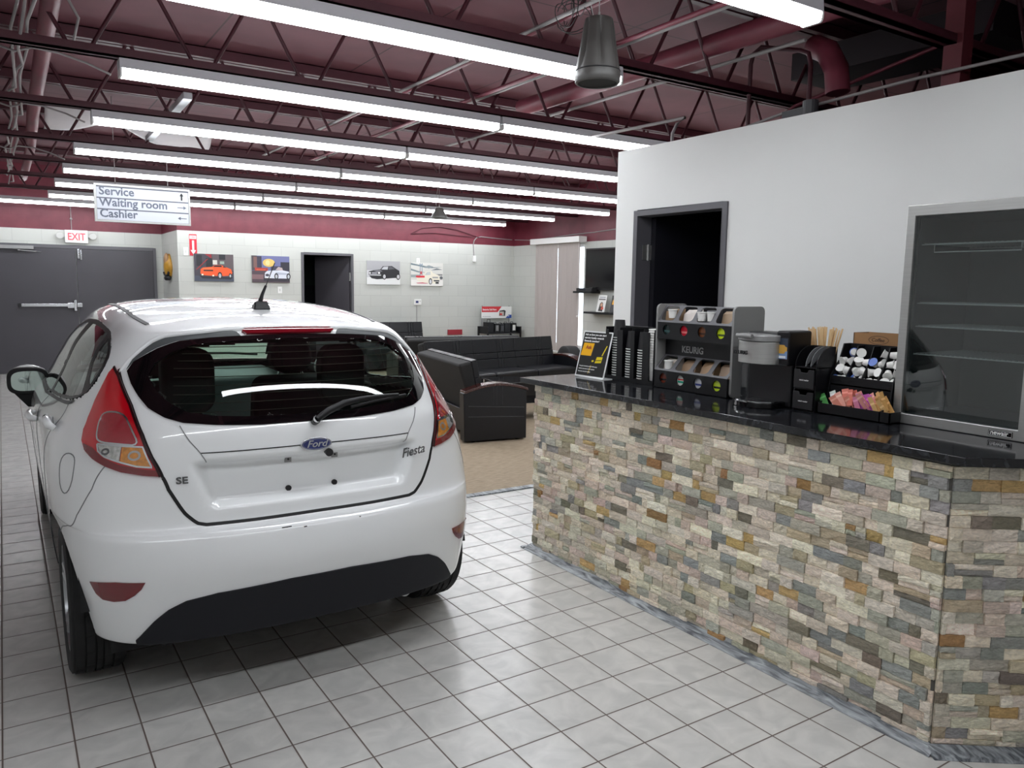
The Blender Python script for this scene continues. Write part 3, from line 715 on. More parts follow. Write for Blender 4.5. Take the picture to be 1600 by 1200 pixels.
# outlines measured on the body, right half (u,v)
RGLASS = [(0, 9.02), (.95, 9.03), (1.9, 9.10), (2.55, 9.20), (2.92, 9.36), (3.3, 9.62), (3.57, 9.95), (3.80, 10.3), (3.97, 10.67), (3.80, 10.98), (3.62, 11.14), (3.18, 11.5), (2.64, 11.83), (1.86, 12.0), (.95, 12.12), (0, 12.2)]
RGLASS_IN = [(0, 9.28), (.95, 9.30), (1.9, 9.38), (2.45, 9.5), (2.85, 9.8), (3.15, 10.15), (3.35, 10.55), (3.2, 10.95), (2.8, 11.35), (2.3, 11.65), (1.7, 11.78), (.95, 11.86), (0, 11.92)]
def sym(p): return p+[(-u, v) for u, v in reversed(p) if u > 1e-6]
DLO = [(.60, 1.10), (.565, 1.17), (.568, 1.235), (.62, 1.288), (.78, 1.335), (1.03, 1.358), (1.35, 1.368), (1.66, 1.36), (1.90, 1.32), (2.15, 1.235), (2.36, 1.13), (2.56, 1.02), (2.54, .995), (2.2, .995), (1.65, 1.012), (1.0, 1.055)]
QUARTER = [(.60, 1.135), (.582, 1.19), (.59, 1.24), (.64, 1.283), (.75, 1.315), (.77, 1.31)]
REARPANE = [(.63, 1.108), (.64, 1.13), (.83, 1.325), (.87, 1.332), (1.05, 1.342), (1.38, 1.349), (1.42, 1.34), (1.455, 1.05), (1.44, 1.036), (1.0, 1.067)]
FRONTPANE = [(1.555, 1.335), (1.58, 1.346), (1.72, 1.338), (1.90, 1.298), (2.14, 1.21), (2.34, 1.11), (2.46, 1.03), (2.44, 1.01), (1.56, 1.022), (1.54, 1.035)]
uvp = lambda poly: [uv_side(*p) for p in dens(smoothpoly(poly, 2), .03)]
DLO, QUARTER, REARPANE, FRONTPANE = map(uvp, (DLO, QUARTER, REARPANE, FRONTPANE))
WSH = [(12.35, 9.12), (14, 9.1), (14, 11.9), (12.5, 11.8)]
HATCH = [(0, 5.86), (1.15, 5.85), (1.98, 5.88), (2.12, 5.97), (2.24, 6.13), (2.36, 6.27), (2.52, 6.49), (2.72, 6.76), (2.86, 7.05), (3.1, 7.8), (3.38, 8.78), (3.74, 9.68), (4.1, 10.3), (4.3, 10.72), (4.05, 11.0), (3.3, 11.9), (2.4, 12.45), (1.5, 12.75), (0, 12.8)]
VAL = [(0, .02), (0, 2.32), (.6, 2.33), (1.26, 2.27), (1.88, 2.22), (2.36, 2.08), (2.62, 1.86), (2.85, 1.58), (3.05, 1.28), (3.22, 1.0), (3.2, .5), (3.1, .02)]
BUMPC = [(2.88, 7.04), (3.64, 7.24), (4.05, 7.42), (4.30, 6.75), (4.78, 6.19), (5.5, 4.6), (5.9, 3.75)]

# ---- shells: sample the surface, drop window openings and wheel arches
nu, nv = 14*TU, (NV-1)*TV
uu = np.linspace(0, 14, nu+1); vv = np.linspace(0, NV-1-1e-6, nv+1)
GU, GV = np.meshgrid(uu, vv)
PP = S(GU, GV)
WHY, WHF, WHZ, WHR, ARCH = .685, 3.174, .302, .302, .355
def arch_fix(P, off=0.):    # drag points that fall inside a wheel arch onto its rim, staying on the body surface
    P = P.copy()
    for wy in (WHY, WHF):
        dy, dz = P[..., 1]-wy, P[..., 2]-WHZ; r = np.hypot(dy, dz)
        for j, i in np.argwhere((r < ARCH) & (r > ARCH-.09) & (np.abs(P[..., 0]) > .5)):
            k = ARCH/r[j, i]; y, z = wy+dy[j, i]*k, WHZ+dz[j, i]*k
            d = (_P[..., 1]-y)**2+(_P[..., 2]-z)**2+np.where((_u < 4.6) | (_u > 12.8), 9, 0); q = _P[np.unravel_index(np.argmin(d), d.shape)]
            P[j, i] = (q[0]+off, y, max(z, q[2]) if abs(z-q[2]) > .02 else z)
    return P
cu = (GU[:-1, :-1]+GU[1:, 1:])/2; cv = (GV[:-1, :-1]+GV[1:, 1:])/2
CC = np.c_[cu.ravel(), cv.ravel()]; cp_ = S(cu, cv)
open_ = np.zeros(cu.size, bool)
def grow(p, k):
    c = np.mean(np.array(p), axis=0); return [tuple(c+(np.array(q)-c)*k) for q in p]
for poly in ([(u*1.08, 10.6+(v-10.6)*1.1) for u, v in RGLASS_IN]+[(-.5, 12.06), (-.5, 9.15)], grow(QUARTER, 1.25), grow(REARPANE, 1.09), grow(FRONTPANE, 1.09), WSH): open_ |= pip(CC, poly)
open_ = open_.reshape(cu.shape)
arch_in = np.zeros(cu.shape, bool)
for wy in (WHY, WHF):
    ins = np.hypot(PP[..., 1]-wy, PP[..., 2]-WHZ) < ARCH
    allin = ins[:-1, :-1] & ins[1:, :-1] & ins[:-1, 1:] & ins[1:, 1:]
    arch_in |= allin & (np.abs(cp_[..., 0]) > .5)
in_hatch = pip(CC, HATCH+[(-.5, 12.8), (-.5, 5.86)]).reshape(cu.shape)
BUMP = [(-.5, 5.86)]+HATCH[0:9]+BUMPC[1:]+[(5.75, 3.2), (5.75, -.2), (-.5, -.2)]
in_bump = pip(CC, BUMP).reshape(cu.shape) & ~in_hatch
FDOOR = [(1.52, .30), (1.52, 1.2), (1.57, 1.42), (2.75, 1.42), (2.75, .30)]; RDOOR = [(1.0, .58), (.82, .85), (.82, 1.45), (1.5, 1.45), (1.5, .30), (1.06, .30)]
side_yz = np.c_[cp_[..., 1].ravel(), cp_[..., 2].ravel()]; sidem = ((cu > 5.5) & (cu < 12.2) & (cv < 12.6))
in_fd = pip(side_yz, FDOOR).reshape(cu.shape) & sidem; in_rd = pip(side_yz, RDOOR).reshape(cu.shape) & sidem & ~in_fd
NN = Nrm(GU, np.minimum(GV, NV-1.0001))
for _ in range(50):         # even out the shading normals, most on the roof
    Np = np.concatenate([NN[:, 1:2]*np.array([-1, 1, 1.]), NN, NN[:, -2:-1]*np.array([-1, 1, 1.])], 1)
    av = (Np[:, :-2]+Np[:, 2:]+2*NN)/4; av[1:-1] = (av[:-2]+av[2:]+2*av[1:-1])/4; av[-1] = (av[-2]+av[-1])/2
    w_ = np.clip((GV-12.9)/.6, 0, 1)[..., None] if _ > 3 else np.where(GV > 7.2, .6, .25)[..., None]
    NN = NN*(1-w_)+av*w_; NN /= np.maximum(np.linalg.norm(NN, axis=-1, keepdims=True), 1e-9)
NN[-1, :, 0] = 0
FIXED = {0.: arch_fix(PP), -.03: arch_fix(PP-.03*NN, -.03)}
open_l = open_.copy()
for poly in (QUARTER, REARPANE, FRONTPANE): open_l |= pip(CC, grow(poly, 1.35)).reshape(cu.shape)
def shell(mask, sides, offs=0.):
    Pb = PP+offs*NN if offs else PP
    Pb = FIXED[offs]
    ids = np.argwhere(mask & ~(open_l if offs else open_) & ~arch_in)
    mb = MB(); nrm = []
    for sd in sides:
        mp = {}
        o = len(mb.v); vs = []; fs = []
        for j, i in ids:
            f = []
            for a, b in ((j, i), (j, i+1), (j+1, i+1), (j+1, i)):
                k = (a, b)
                if k not in mp: mp[k] = len(vs); q = Pb[a, b]; vs.append((sd*q[0], q[1], q[2])); n = NN[a, b]; nrm.append((sd*n[0], n[1], n[2]))
                f.append(mp[k])
            fs.append(tuple(f) if sd > 0 else tuple(reversed(f)))
        mb.add(vs, fs)
    return mb, nrm
def build_shell(name, mask, sides, m, offs=0.):
    mb, nrm = shell(mask, sides, offs)
    me = bpy.data.meshes.new(name); me.from_pydata(mb.v, [], mb.f); me.materials.append(m)
    me.polygons.foreach_set('use_smooth', [True]*len(me.polygons))
    me.normals_split_custom_set_from_vertices(nrm)
    o = bpy.data.objects.new(name, me); COL.objects.link(o); o.parent = car; return o
rest = ~(in_hatch | in_bump | in_fd | in_rd)
body = build_shell('body_shell', rest, (1, -1), M['white_paint'])
hatch = build_shell('tailgate', in_hatch, (1, -1), M['white_paint'])
bumper = build_shell('rear_bumper', in_bump, (1, -1), M['white_paint'])
doors = {}
for sd in (1, -1):
    doors['f', sd] = build_shell('front_door', in_fd, (sd,), M['white_paint'])
    doors['r', sd] = build_shell('rear_door', in_rd, (sd,), M['white_paint'])
liner = build_shell('cabin_lining', (cv > 7) | ((cu > 5) & (cv > 3)), (1, -1), M['interior'], -.03)

mat('panel_line_grey', (120, 122, 124), .6)
G_ = M['gap'] = mat('panel_gap_black', (12, 12, 13), .6)
def hatch_line():
    right = HATCH[0:9]; L = [(-u, v) for u, v in reversed(right)]+right[1:]
    return ribbon(L, .012, .0015)
hatch_line().build('shut_line', G_, hatch)
for f in (lambda p: p, mirror): f(ribbon([HATCH[8]]+HATCH[9:14], .010, .0015)).build('shut_line', G_, hatch)
for f in (lambda p: p, mirror): f(ribbon(BUMPC[2:], .004)).build('panel_line', bpy.data.materials['panel_line_grey'], bumper)
# garnish lines on the tailgate
cr_l = [(-2.2, 7.95), (-1.1, 7.97), (0, 7.985), (1.1, 7.97), (2.2, 7.95)]
ribbon(cr_l, .004).build('garnish_line', G_, hatch)
for f in (lambda p: p, mirror): f(ribbon([(2.62, 9.12), (2.42, 8.5), (2.2, 7.95), (2.06, 7.5)], .0035)).build('garnish_line', bpy.data.materials['panel_line_grey'], hatch)

# ---- rear glass with its black border
patch(sym(RGLASS), .004, [sym(RGLASS_IN)], thick=.006).build('rear_glass_border', mat('black_glass_frit', (7, 7, 9), .06, coat=1.), hatch, smooth=40)
patch(sym(RGLASS_IN), .0035, thick=0).build('rear_window', M['glass_car'], hatch, smooth=180)
for k in range(9):          # heater wires
    v = 9.5+k*.26
    w_ = min(3.1, max(u for u, q in RGLASS_IN if True)-.3-.1*max(0, k-5))
    ribbon([(-w_*.9, v), (w_*.9, v)], .0007, .0022, step=.15).build('heater_wire', mat('heater_wire_brown', (60, 52, 46), .6) if k == 0 else bpy.data.materials['heater_wire_brown'], hatch)
# spoiler underside band, its shadow painted in grey, and the high stop lamp
SP = [(4.0, 10.72), (3.82, 11.0), (3.64, 11.17), (3.2, 11.54), (2.66, 11.87), (1.88, 12.04), (1.12, 12.14), (1.2, 12.55), (1.32, 12.7), (1.55, 12.73), (2.36, 12.42), (3.0, 12.02), (3.3, 11.78), (3.84, 11.12)]
mat('spoiler_shade_grey', (76, 79, 81), .5)
for f in (lambda p: p, mirror): f(patch(SP, .003)).build('spoiler_underside', bpy.data.materials['spoiler_shade_grey'], hatch, smooth=40)
spl = MB()
# spoiler lip: a rounded body-colour edge standing off the roof
LIP = [(4.25, 10.62), (3.92, 11.08), (3.4, 11.78), (3.05, 12.12), (2.4, 12.5), (1.55, 12.82), (0, 12.9)]
L2 = [(-u, v) for u, v in LIP]+LIP[::-1][1:]
pl = []
for a, b in zip(L2, L2[1:]):
    for k in range(8): pl.append((a[0]+(b[0]-a[0])*k/8, a[1]+(b[1]-a[1])*k/8))
pl.append(L2[-1])
spl.tube([pos(u, v, .002)[0] for u, v in pl], [.002+.011*math.sin(PI*min(1, max(0, i/(len(pl)-1))))**.4 for i in range(len(pl))], 10)
spl.build('spoiler_lip', M['white_paint'], hatch, smooth=180)
bl = patch(sym([(0, 12.22), (.98, 12.2), (1.08, 12.45), (1.0, 12.72), (0, 12.78)]), .012, thick=.014); bl.build('high_stop_lamp', M['dark_red_lens'], car, smooth=40)

# ---- tail lamps
TAIL = [(4.46, 10.76), (4.22, 10.5), (3.76, 9.69), (3.40, 8.79), (3.12, 7.82), (2.90, 7.08), (3.22, 7.12), (3.64, 7.22), (4.04, 7.41), (4.46, 7.65), (4.86, 7.95), (5.12, 8.31), (5.25, 8.76), (5.22, 9.19), (5.07, 9.69), (4.86, 10.16), (4.66, 10.56)]
LENS = smoothpoly([(4.56, 9.42), (3.90, 9.44), (3.66, 9.04), (3.36, 8.31), (3.82, 8.33), (4.46, 8.34), (4.64, 8.66), (4.70, 9.11)], 2)
CLR = [(4.42, 8.22), (3.76, 8.23), (3.72, 7.62), (4.08, 7.80), (4.30, 7.99)]
AMB = [(3.74, 8.23), (3.30, 8.20), (3.18, 7.76), (3.10, 7.42), (3.36, 7.46), (3.70, 7.61)]
for sd in (1, -1):
    f = (lambda p: p) if sd > 0 else mirror
    tl = f(patch(TAIL, .008, thick=.014)).build('tail_lamp', M['red_lens'], car, smooth=40)
    f(ribbon(TAIL[0:6], .009, .010)).build('lamp_edge', mat('lamp_edge_dark', (40, 4, 8), .2) if sd > 0 else bpy.data.materials['lamp_edge_dark'], tl)
    low = [(2.90, 7.08), (3.22, 7.12), (3.64, 7.22), (4.04, 7.41), (4.46, 7.65), (4.86, 7.95), (5.0, 8.2), (4.6, 8.1), (4.2, 7.78), (3.7, 7.48), (3.2, 7.32), (2.97, 7.3)]
    f(patch(low, .0095, thick=.004)).build('lower_lens', M['dark_red_lens'], tl, smooth=40)
    f(patch(LENS, .011, thick=.005)).build('stop_lens', M['bright_red_lens'], tl, smooth=40)
    f(ribbon(LENS, .006, .012, closed=True, step=.04)).build('lens_rim', M['chrome'], tl)
    f(patch(CLR, .011, thick=.005)).build('reversing_lens', M['clear_lens'], tl, smooth=40)
    f(patch(AMB, .011, thick=.005)).build('indicator_lens', M['amber_lens'], tl, smooth=40)
    f(ribbon([(3.44+.11*math.cos(t), 7.88+.17*math.sin(t)) for t in [2*PI*i/16 for i in range(17)]], .007, .0122, step=.03)).build('bulb_ring', M['steel'], tl); f(ribbon([(4.12+.09*math.cos(t), 7.98+.1*math.sin(t)) for t in [2*PI*i/16 for i in range(17)]], .007, .0122, step=.03)).build('bulb_ring', M['dark_chrome'], tl)
    f(ribbon([(4.46, 8.26), (3.30, 8.25), (3.07, 7.40), (3.36, 7.44), (3.72, 7.6), (4.1, 7.78), (4.34, 7.98), (4.46, 8.26)], .006, .012)).build('lens_rim', M['chrome'], tl)
# reflectors in the bumper, lower valance
REFL = [(4.42, 2.62), (3.6, 2.75), (2.98, 2.76), (3.05, 2.55), (3.18, 2.36), (3.38, 2.19), (3.66, 2.13), (3.98, 2.15), (4.2, 2.3)]
for sd in (1, -1): (patch(REFL, .003) if sd > 0 else mirror(patch(REFL, .003))).build('bumper_reflector', M['dark_red_lens'], bumper, smooth=40)
patch([(u, v) for u, v in VAL[1:]]+[(-u, v) for u, v in reversed(VAL[2:])], .006, thick=.02).build('lower_valance', M['valance'], bumper, smooth=40)
# scuffs on the bumper edge
for u, v, l in ((-.75, 4.62, .18), (-.35, 4.35, .06), (.75, 4.5, .03)): ribbon([(u, v), (u+l, v+.02)], .004, .0008, step=.03).build('scuff', bpy.data.materials['panel_gap_black'], bumper)
# number plate fixings
for x, z, k in ((-.089, .89, 'fixing'), (.089, .89, 'fixing'), (-.09, .775, 'plug'), (.09, .775, 'plug')):
    u, v = uv_rear(x, z); p, n = pos(u, v, .001)
    b = MB()
    if k == 'plug': b.cyl(p, p+n*.008, .011, 14); b.build('rubber_plug', M['black_plastic'], hatch)
    else:
        b.X = frame(p, (1, 0, 0), (0, 0, 1)) ; b.box(-.012, -.012, -.002, .012, .012, .006); b.build('plate_fixing', M['silver_plastic'], hatch)
        b = MB(); b.cyl(p-Vector((0, .006, 0)), p-Vector((0, .009, 0)), .004, 8); b.build('fixing_hole', M['ink'], hatch)
u, v = uv_rear(.05, .925); p, n = pos(u, v)
MB().cyl(p+Vector((0, .014, -.012)), p+Vector((0, -.008, -.016)), .015, 16).build('release_camera', M['black_plastic'], hatch)
# oval badge with lettering
bz = .950; p, n = pos(0, 7.98, 0); Mb = frame(p+n*.004, (1, 0, 0), (0, .12, 1))
ov = lambda a, b_, k=36: [(a*math.cos(2*PI*i/k), b_*math.sin(2*PI*i/k)) for i in range(k)]
bd = MB().prism(ov(.060, .0255), 0, .006, Mb).build('oval_badge', M['chrome'], hatch, bevel=.002)
MB().prism(ov(.056, .0215), .006, .0072, Mb).build('badge_field', mat('badge_blue', (20, 32, 92), .15, coat=1.), bd)
MB().prism(ov(.0535, .019), .0072, .0074, Mb).build('badge_ring', M['chrome'], bd); MB().prism(ov(.0525, .018), .0074, .0076, Mb).build('badge_field', bpy.data.materials['badge_blue'], bd)
text('Ford', .036, Mb @ Matrix.Translation((0, -.011, .0077)), M['chrome'], bd, 'badge_lettering', .0006, .35, 'CENTER', .012, xs=1.12)
u, v = uv_rear(-.487, .842); p, n = pos(u, v, .001)
text('SE', .034, frame(p, Vector((1, 0, 0))-n*n.x, (0, 0, 1)), M['dark_chrome'], hatch, 'model_lettering', .0015, 0, 'LEFT', .02, xs=1.25)
u, v = uv_rear(.386, .838); p, n = pos(u, v, .001)
text('Fiesta', .052, frame(p, Vector((1, 0, 0))-n*n.x, (0, 0, 1)), M['dark_chrome'], hatch, 'model_lettering', .0012, .55, 'LEFT', .012, xs=.86)
# rear wiper
pv, n = pos(.02, 9.0, .0)
wp = MB(); wp.cyl(pv, pv+n*.03, .016, 18); wp.build('wiper_pivot', M['black_gloss'], hatch, bevel=.003)
tipu = [(0.02, 9.0), (.25, 9.22), (.6, 9.42), (1.0, 9.52), (1.55, 9.56), (2.1, 9.55)]
wp = MB(); wp.tube([pos(u, v, .030+.006*math.sin(i))[0] for i, (u, v) in enumerate(tipu)], [.012, .014, .013, .010, .008, .006], 10)
wp.tube([pos(u, v, .018)[0] for u, v in [(.75, 9.33), (1.3, 9.44), (1.9, 9.5), (2.35, 9.53)]], .006, 8); wp.build('wiper_arm', M['black_satin'], hatch, smooth=60)
# ---- side glazing
for sd in (1, -1):
    f = (lambda p: p) if sd > 0 else mirror
    f(patch(DLO, .003, [QUARTER, REARPANE, FRONTPANE], thick=.005)).build('window_surround', M['black_satin'], car, smooth=40)
    f(patch(QUARTER, .002, thick=0)).build('quarter_window', M['glass_side'], car, smooth=180)
    f(patch(REARPANE, .002, thick=0)).build('rear_side_window', M['glass_side'], doors['r', sd], smooth=180)
    f(patch(FRONTPANE, .002, thick=0)).build('front_side_window', M['glass_side'], doors['f', sd], smooth=180)
    f(ribbon([uv_side(y, z) for y, z in ((.70, 1.082), (1.0, 1.047), (1.65, 1.005), (2.5, .988))], .014, .005)).build('belt_moulding', M['dark_grey_plastic'], car)
    for nm, path in (('r', [(.82, 1.12), (.80, .9), (.90, .72), (1.06, .55), (1.08, .32)]), ('r', [(1.5, 1.02), (1.5, .32)]), ('f', [(2.70, 1.0), (2.76, .8), (2.75, .5), (2.62, .32)])):
        f(ribbon([uv_side(y, z) for y, z in path], .004)).build('shut_line', bpy.data.materials['panel_line_grey'], doors[nm, sd])
    for nm, y in (('r', .78), ('f', 1.5)):
        u, v = uv_side(y, .98 if nm == 'r' else .915); p, n = pos(u, v); 
        h = MB(); pts = [p+Vector((.0, dy, .004*math.sin(dy*30)))+n*o for dy, o in ((-.085, .004), (-.075, .026), (0, .034), (.075, .028), (.085, .004))]; h.tube(pts, [.011, .015, .017, .015, .011], 10)
        h = f(h); h.build('door_handle', M['white_paint'], doors[nm, sd], smooth=180)
        c = MB(); c.lathe([(.0, 0), (.034, .0005)], 20); c.X = Matrix.Identity(4)
        q = MB(); q.prism(ov(.055, .036, 24), 0, .002, frame(p+n*.001, (0, 1, 0), (0, 0, 1))); f(q).build('handle_cup', mat('handle_recess', (170, 172, 174), .5) if (sd, nm) == (1, 'r') else bpy.data.materials['handle_recess'], doors[nm, sd])
    # door mirror
    ml = MB(); cx, cy_, cz = .868, 2.33, .995
    ml.ball((cx, cy_, cz), 1., 20, (.105, .06, .084)); f(ml).build('mirror_shell', M['white_paint'], car, smooth=180)
    se = lambda a, b_, k=36: [(a*math.copysign(abs(math.cos(t))**.62, math.cos(t)), b_*math.copysign(abs(math.sin(t))**.62, math.sin(t))) for t in [2*PI*i/k for i in range(k)]]
    Mm = Matrix(((1, 0, 0, cx), (0, 0, 1, cy_-.062), (0, 1, 0, cz), (0, 0, 0, 1)))
    mm = MB(); mm.prism(se(.100, .074), -.012, .05, Mm); mo = f(mm).build('mirror_rim', M['black_satin'], car, bevel=.008)
    mg = MB(); mg.prism(se(.080, .054), -.0135, -.011, Mm); f(mg).build('mirror_glass', mat('mirror_silver', (205, 220, 214), .02, metal=1.) if sd > 0 else bpy.data.materials['mirror_silver'], mo)
    mf = MB(); mf.hexa([(.83, 2.28, .845), (.875, 2.28, .85), (.875, 2.38, .85), (.83, 2.42, .845)], [(.80, 2.26, .95), (.94, 2.26, .935), (.94, 2.36, .935), (.80, 2.40, .95)]); f(mf).build('mirror_foot', M['black_satin'], car)
# fuel flap (left flank)
FU = [(-5.42, 7.70), (-5.22, 7.62), (-5.12, 7.4), (-5.08, 7.03), (-5.10, 6.78), (-5.24, 6.58), (-5.44, 6.52), (-5.62, 6.62), (-5.70, 6.9), (-5.72, 7.3), (-5.62, 7.6)]
ribbon(smoothpoly(FU, 1), .004, .0012, closed=True).build('fuel_flap', bpy.data.materials['panel_line_grey'], car)
# roof ditch mouldings and aerial
for sd in (1, -1):
    f = (lambda p: p) if sd > 0 else mirror
    f(ribbon([(4.42, 13.1), (5.2, 13.16), (6.3, 13.2), (8.6, 13.28), (11, 13.25)], .016, .003)).build('roof_moulding', M['black_satin'], body)
p, n = pos(-.2, 14.62, 0)
a = MB(); a.hexa([(-.038, -.04, 0), (.038, -.04, 0), (.030, .06, 0), (-.030, .06, 0)], [(-.028, -.022, .038), (.028, -.022, .038), (.016, .035, .03), (-.016, .035, .03)]); a.v = [tuple(Vector(q)+Vector((0, p.y, p.z-.004))) for q in a.v]
an = a.build('aerial_base', M['black_satin'], car, bevel=.006)
a = MB(); b0 = Vector((0, p.y, p.z+.028)); a.tube([b0, b0+Vector((.008, -.008, .035)), b0+Vector((.022, -.02, .075))], [.011, .0075, .0055], 10); a.tube([b0+Vector((.022, -.02, .075)), b0+Vector((.056, -.045, .175))], .002, 6); a.build('aerial_mast', M['black_plastic'], an, smooth=60)
# ---- underside and wheel wells
u_ = MB(); u_.box(-.70, .30, .20, .70, 3.7, .26); u_.box(-.55, .18, .24, .55, .40, .30); u_.build('underbody', M['interior'], car)
for wy in (WHY, WHF):
    for sd in (1, -1):
        w_ = MB(); aa = [math.radians(-28+198*i/40) for i in range(41)]; rw = ARCH+.012
        vs_ = [(sd*x, wy+rw*math.cos(a), WHZ+rw*math.sin(a)) for x in (.52, .79) for a in aa]; w_.add(vs_+[(sd*.52, wy, WHZ-.05)], [(i, i+1, 41+i+1, 41+i) for i in range(40)]+[(i+1, i, 82) for i in range(40)])
        w_.build('wheel_well', M['interior'], car, smooth=40)
MB().cyl((.42, .19, .245), (.42, .42, .245), .026, 16).build('exhaust_pipe', M['galv'], car)
# ---- wheels
def wheel(x, y, sd):
    W = .19; r = WHR; t = MB(); n = 132
    prof = [(.205, -.085), (.235, -.094), (.275, -.096), (.292, -.088)]
    ribs = [(-.078, -.050), (-.043, -.016), (-.009, .009), (.016, .043), (.050, .078)]
    pr = list(prof)
    for a, b in ribs: pr += [(r-.009, a-.0005), (r-.0015*abs(a)*40, a), (r-.0015*abs(b)*40, b), (r-.009, b+.0005)]
    pr += [(.292, .088), (.275, .096), (.235, .094), (.205, .085)]
    m = len(pr); vs = []
    for i, (q, h) in enumerate(pr):
        for k in range(n):
            c = q
            if 4 <= i < m-4 and q > r-.008:
                rib = (i-4)//4
                if (k+rib*2) % 6 == 0: c = r-.007
            a = 2*PI*(k+(.5*(((i-4)//4) % 2)))/n; vs.append((h, c*math.cos(a), c*math.sin(a)))
    fs = [(i*n+k, i*n+(k+1) % n, (i+1)*n+(k+1) % n, (i+1)*n+k) for i in range(m-1) for k in range(n)]
    t.add(vs, fs); t.v = [(x+h, y+b, WHZ+c) for h, b, c in t.v]
    to = t.build('wheel_tyre', M['rubber'], car, smooth=35)
    rm = MB(); s = sd
    rm.lathe([(.206, -.085), (.212, s*.088), (.20, s*.088), (.192, s*.06), (.192, -s*.06)], 48, 'x', (x, y, WHZ), cap=False)
    for k in range(5):
        a = 2*PI*k/5+.3
        for da in (-.16, .16):
            p0 = (x+s*.062, y+.05*math.cos(a+da), WHZ+.05*math.sin(a+da)); p1 = (x+s*.078, y+.2*math.cos(a+da*.8), WHZ+.2*math.sin(a+da*.8)); rm.cyl(p0, p1, .016, 8, .012)
    rm.cyl((x+s*.03, y, WHZ), (x+s*.072, y, WHZ), .065, 24); rm.build('wheel_rim', M['alloy'], to, smooth=40)
    bk = MB().cyl((x-s*.02, y, WHZ), (x+s*.0, y, WHZ), .17, 32); bk.cyl((x-s*.085, y, WHZ), (x-s*.02, y, WHZ), .195, 32); bk.build('brake_drum', M['interior'], to)
for sd in (1, -1):
    for y in (WHY, WHF): wheel(sd*.728, y, sd)
# ---- cabin: seats, head restraints, dashboard, steering wheel
def seatback(x, y, w, h0, h1, rake, nm='seat_back', th=.12):
    b = MB(); P = rrect(-w/2, h0, w/2, h1, .06, 5)
    b.prism(P, 0, th, Matrix.Translation((x, y, 0)) @ Matrix.Rotation(rake, 4, 'X') @ Matrix(((1, 0, 0, 0), (0, 0, -1, 0), (0, 1, 0, 0), (0, 0, 0, 1)))); return b.build(nm, M['seat_cloth'], car, bevel=.03, seg=3)
def headrest(x, y, z, w, h, posts=True):
    b = MB(); P = rrect(-w/2, 0, w/2, h, w*.32, 6); b.prism(P, -.05, .05, Matrix(((1, 0, 0, x), (0, 0, -1, y), (0, 1, 0, z), (0, 0, 0, 1))))
    hd = b.build('head_restraint', M['seat_cloth'], car, bevel=.025, seg=3)
    if posts:
        q = MB()
        for s in (-1, 1): q.tube([(x+s*.07, y, z-.07), (x+s*.07, y, z-.02), (x+s*.06, y, z+.02)], .007, 8)
        q.build('head_restraint_post', M['chrome'], hd)
MB().box(-.62, .55, .45, .62, 1.15, .62).build('rear_seat_cushion', M['seat_cloth'], car, bevel=.05)
seatback(0, .78, 1.16, .5, .985, 0.18, 'rear_seat_back', .16)
MB().box(-.6, .30, .88, .6, .62, .90).build('parcel_shelf', M['interior'], car, bevel=.01)
for sd in (-1, 1):
    seatback(sd*.37, 1.72, .48, .45, 1.08, .2, 'front_seat_back'); headrest(sd*.37, 1.58, 1.055, .228, .185)
    MB().box(sd*.37-.25, 1.62, .35, sd*.37+.25, 2.15, .58).build('front_seat_cushion', M['seat_cloth'], car, bevel=.05)
headrest(-.335, .70, 1.0, .21, .275, False); headrest(.335, .70, 1.0, .21, .275, False)
MB().hexa([(-.66, 2.45, .6), (.66, 2.45, .6), (.66, 2.95, .6), (-.66, 2.95, .6)], [(-.66, 2.52, .93), (.66, 2.52, .93), (.60, 2.95, .965), (-.60, 2.95, .965)]).build('dashboard', M['dash'], car, bevel=.03)
sw = MB(); Ms = Matrix.Translation((-.37, 2.2, .93)) @ Matrix.Rotation(math.radians(68), 4, 'X')
sw.tube([Ms @ Vector((.185*math.cos(t), .185*math.sin(t), 0)) for t in [2*PI*i/36 for i in range(37)]], .014, 8); sw.cyl(Ms @ Vector((0, 0, -.03)), Ms @ Vector((0, 0, .02)), .06, 20); sw.box(-.52, 2.16, .925, -.22, 2.22, .94); sw.build('steering_wheel', M['black_satin'], car, smooth=60)
patch(WSH+[(28-u, v) for u, v in WSH[::-1][1:-1]] if False else [(12.35, 9.12), (14, 9.1), (15.65, 9.12), (15.5, 11.8), (14, 11.9), (12.5, 11.8)], .003, thick=0).build('windscreen', M['glass_car'], car, smooth=180)
fw = MB()
for sd in (-1, 1): fw.tube([pos(sd*u, v, .03)[0] for u, v in ((12.6, 9.1), (13.2, 9.2), (13.9, 9.25))], .009, 6)
fw.build('windscreen_wipers', M['black_satin'], car)
# front lamps and grille (never face the camera but belong to the car)
for sd in (1, -1):
    f = (lambda p: p) if sd > 0 else mirror
    f(patch([(12.0, 6.2), (12.9, 6.2), (12.8, 6.9), (12.0, 7.0)], .006)).build('head_lamp', M['clear_lens'], car, smooth=40)
patch([(13.0, 3.4), (14, 3.4), (15, 3.4), (14.9, 5.2), (14, 5.2), (13.1, 5.2)], .006).build('front_grille', M['black_satin'], car, smooth=40)
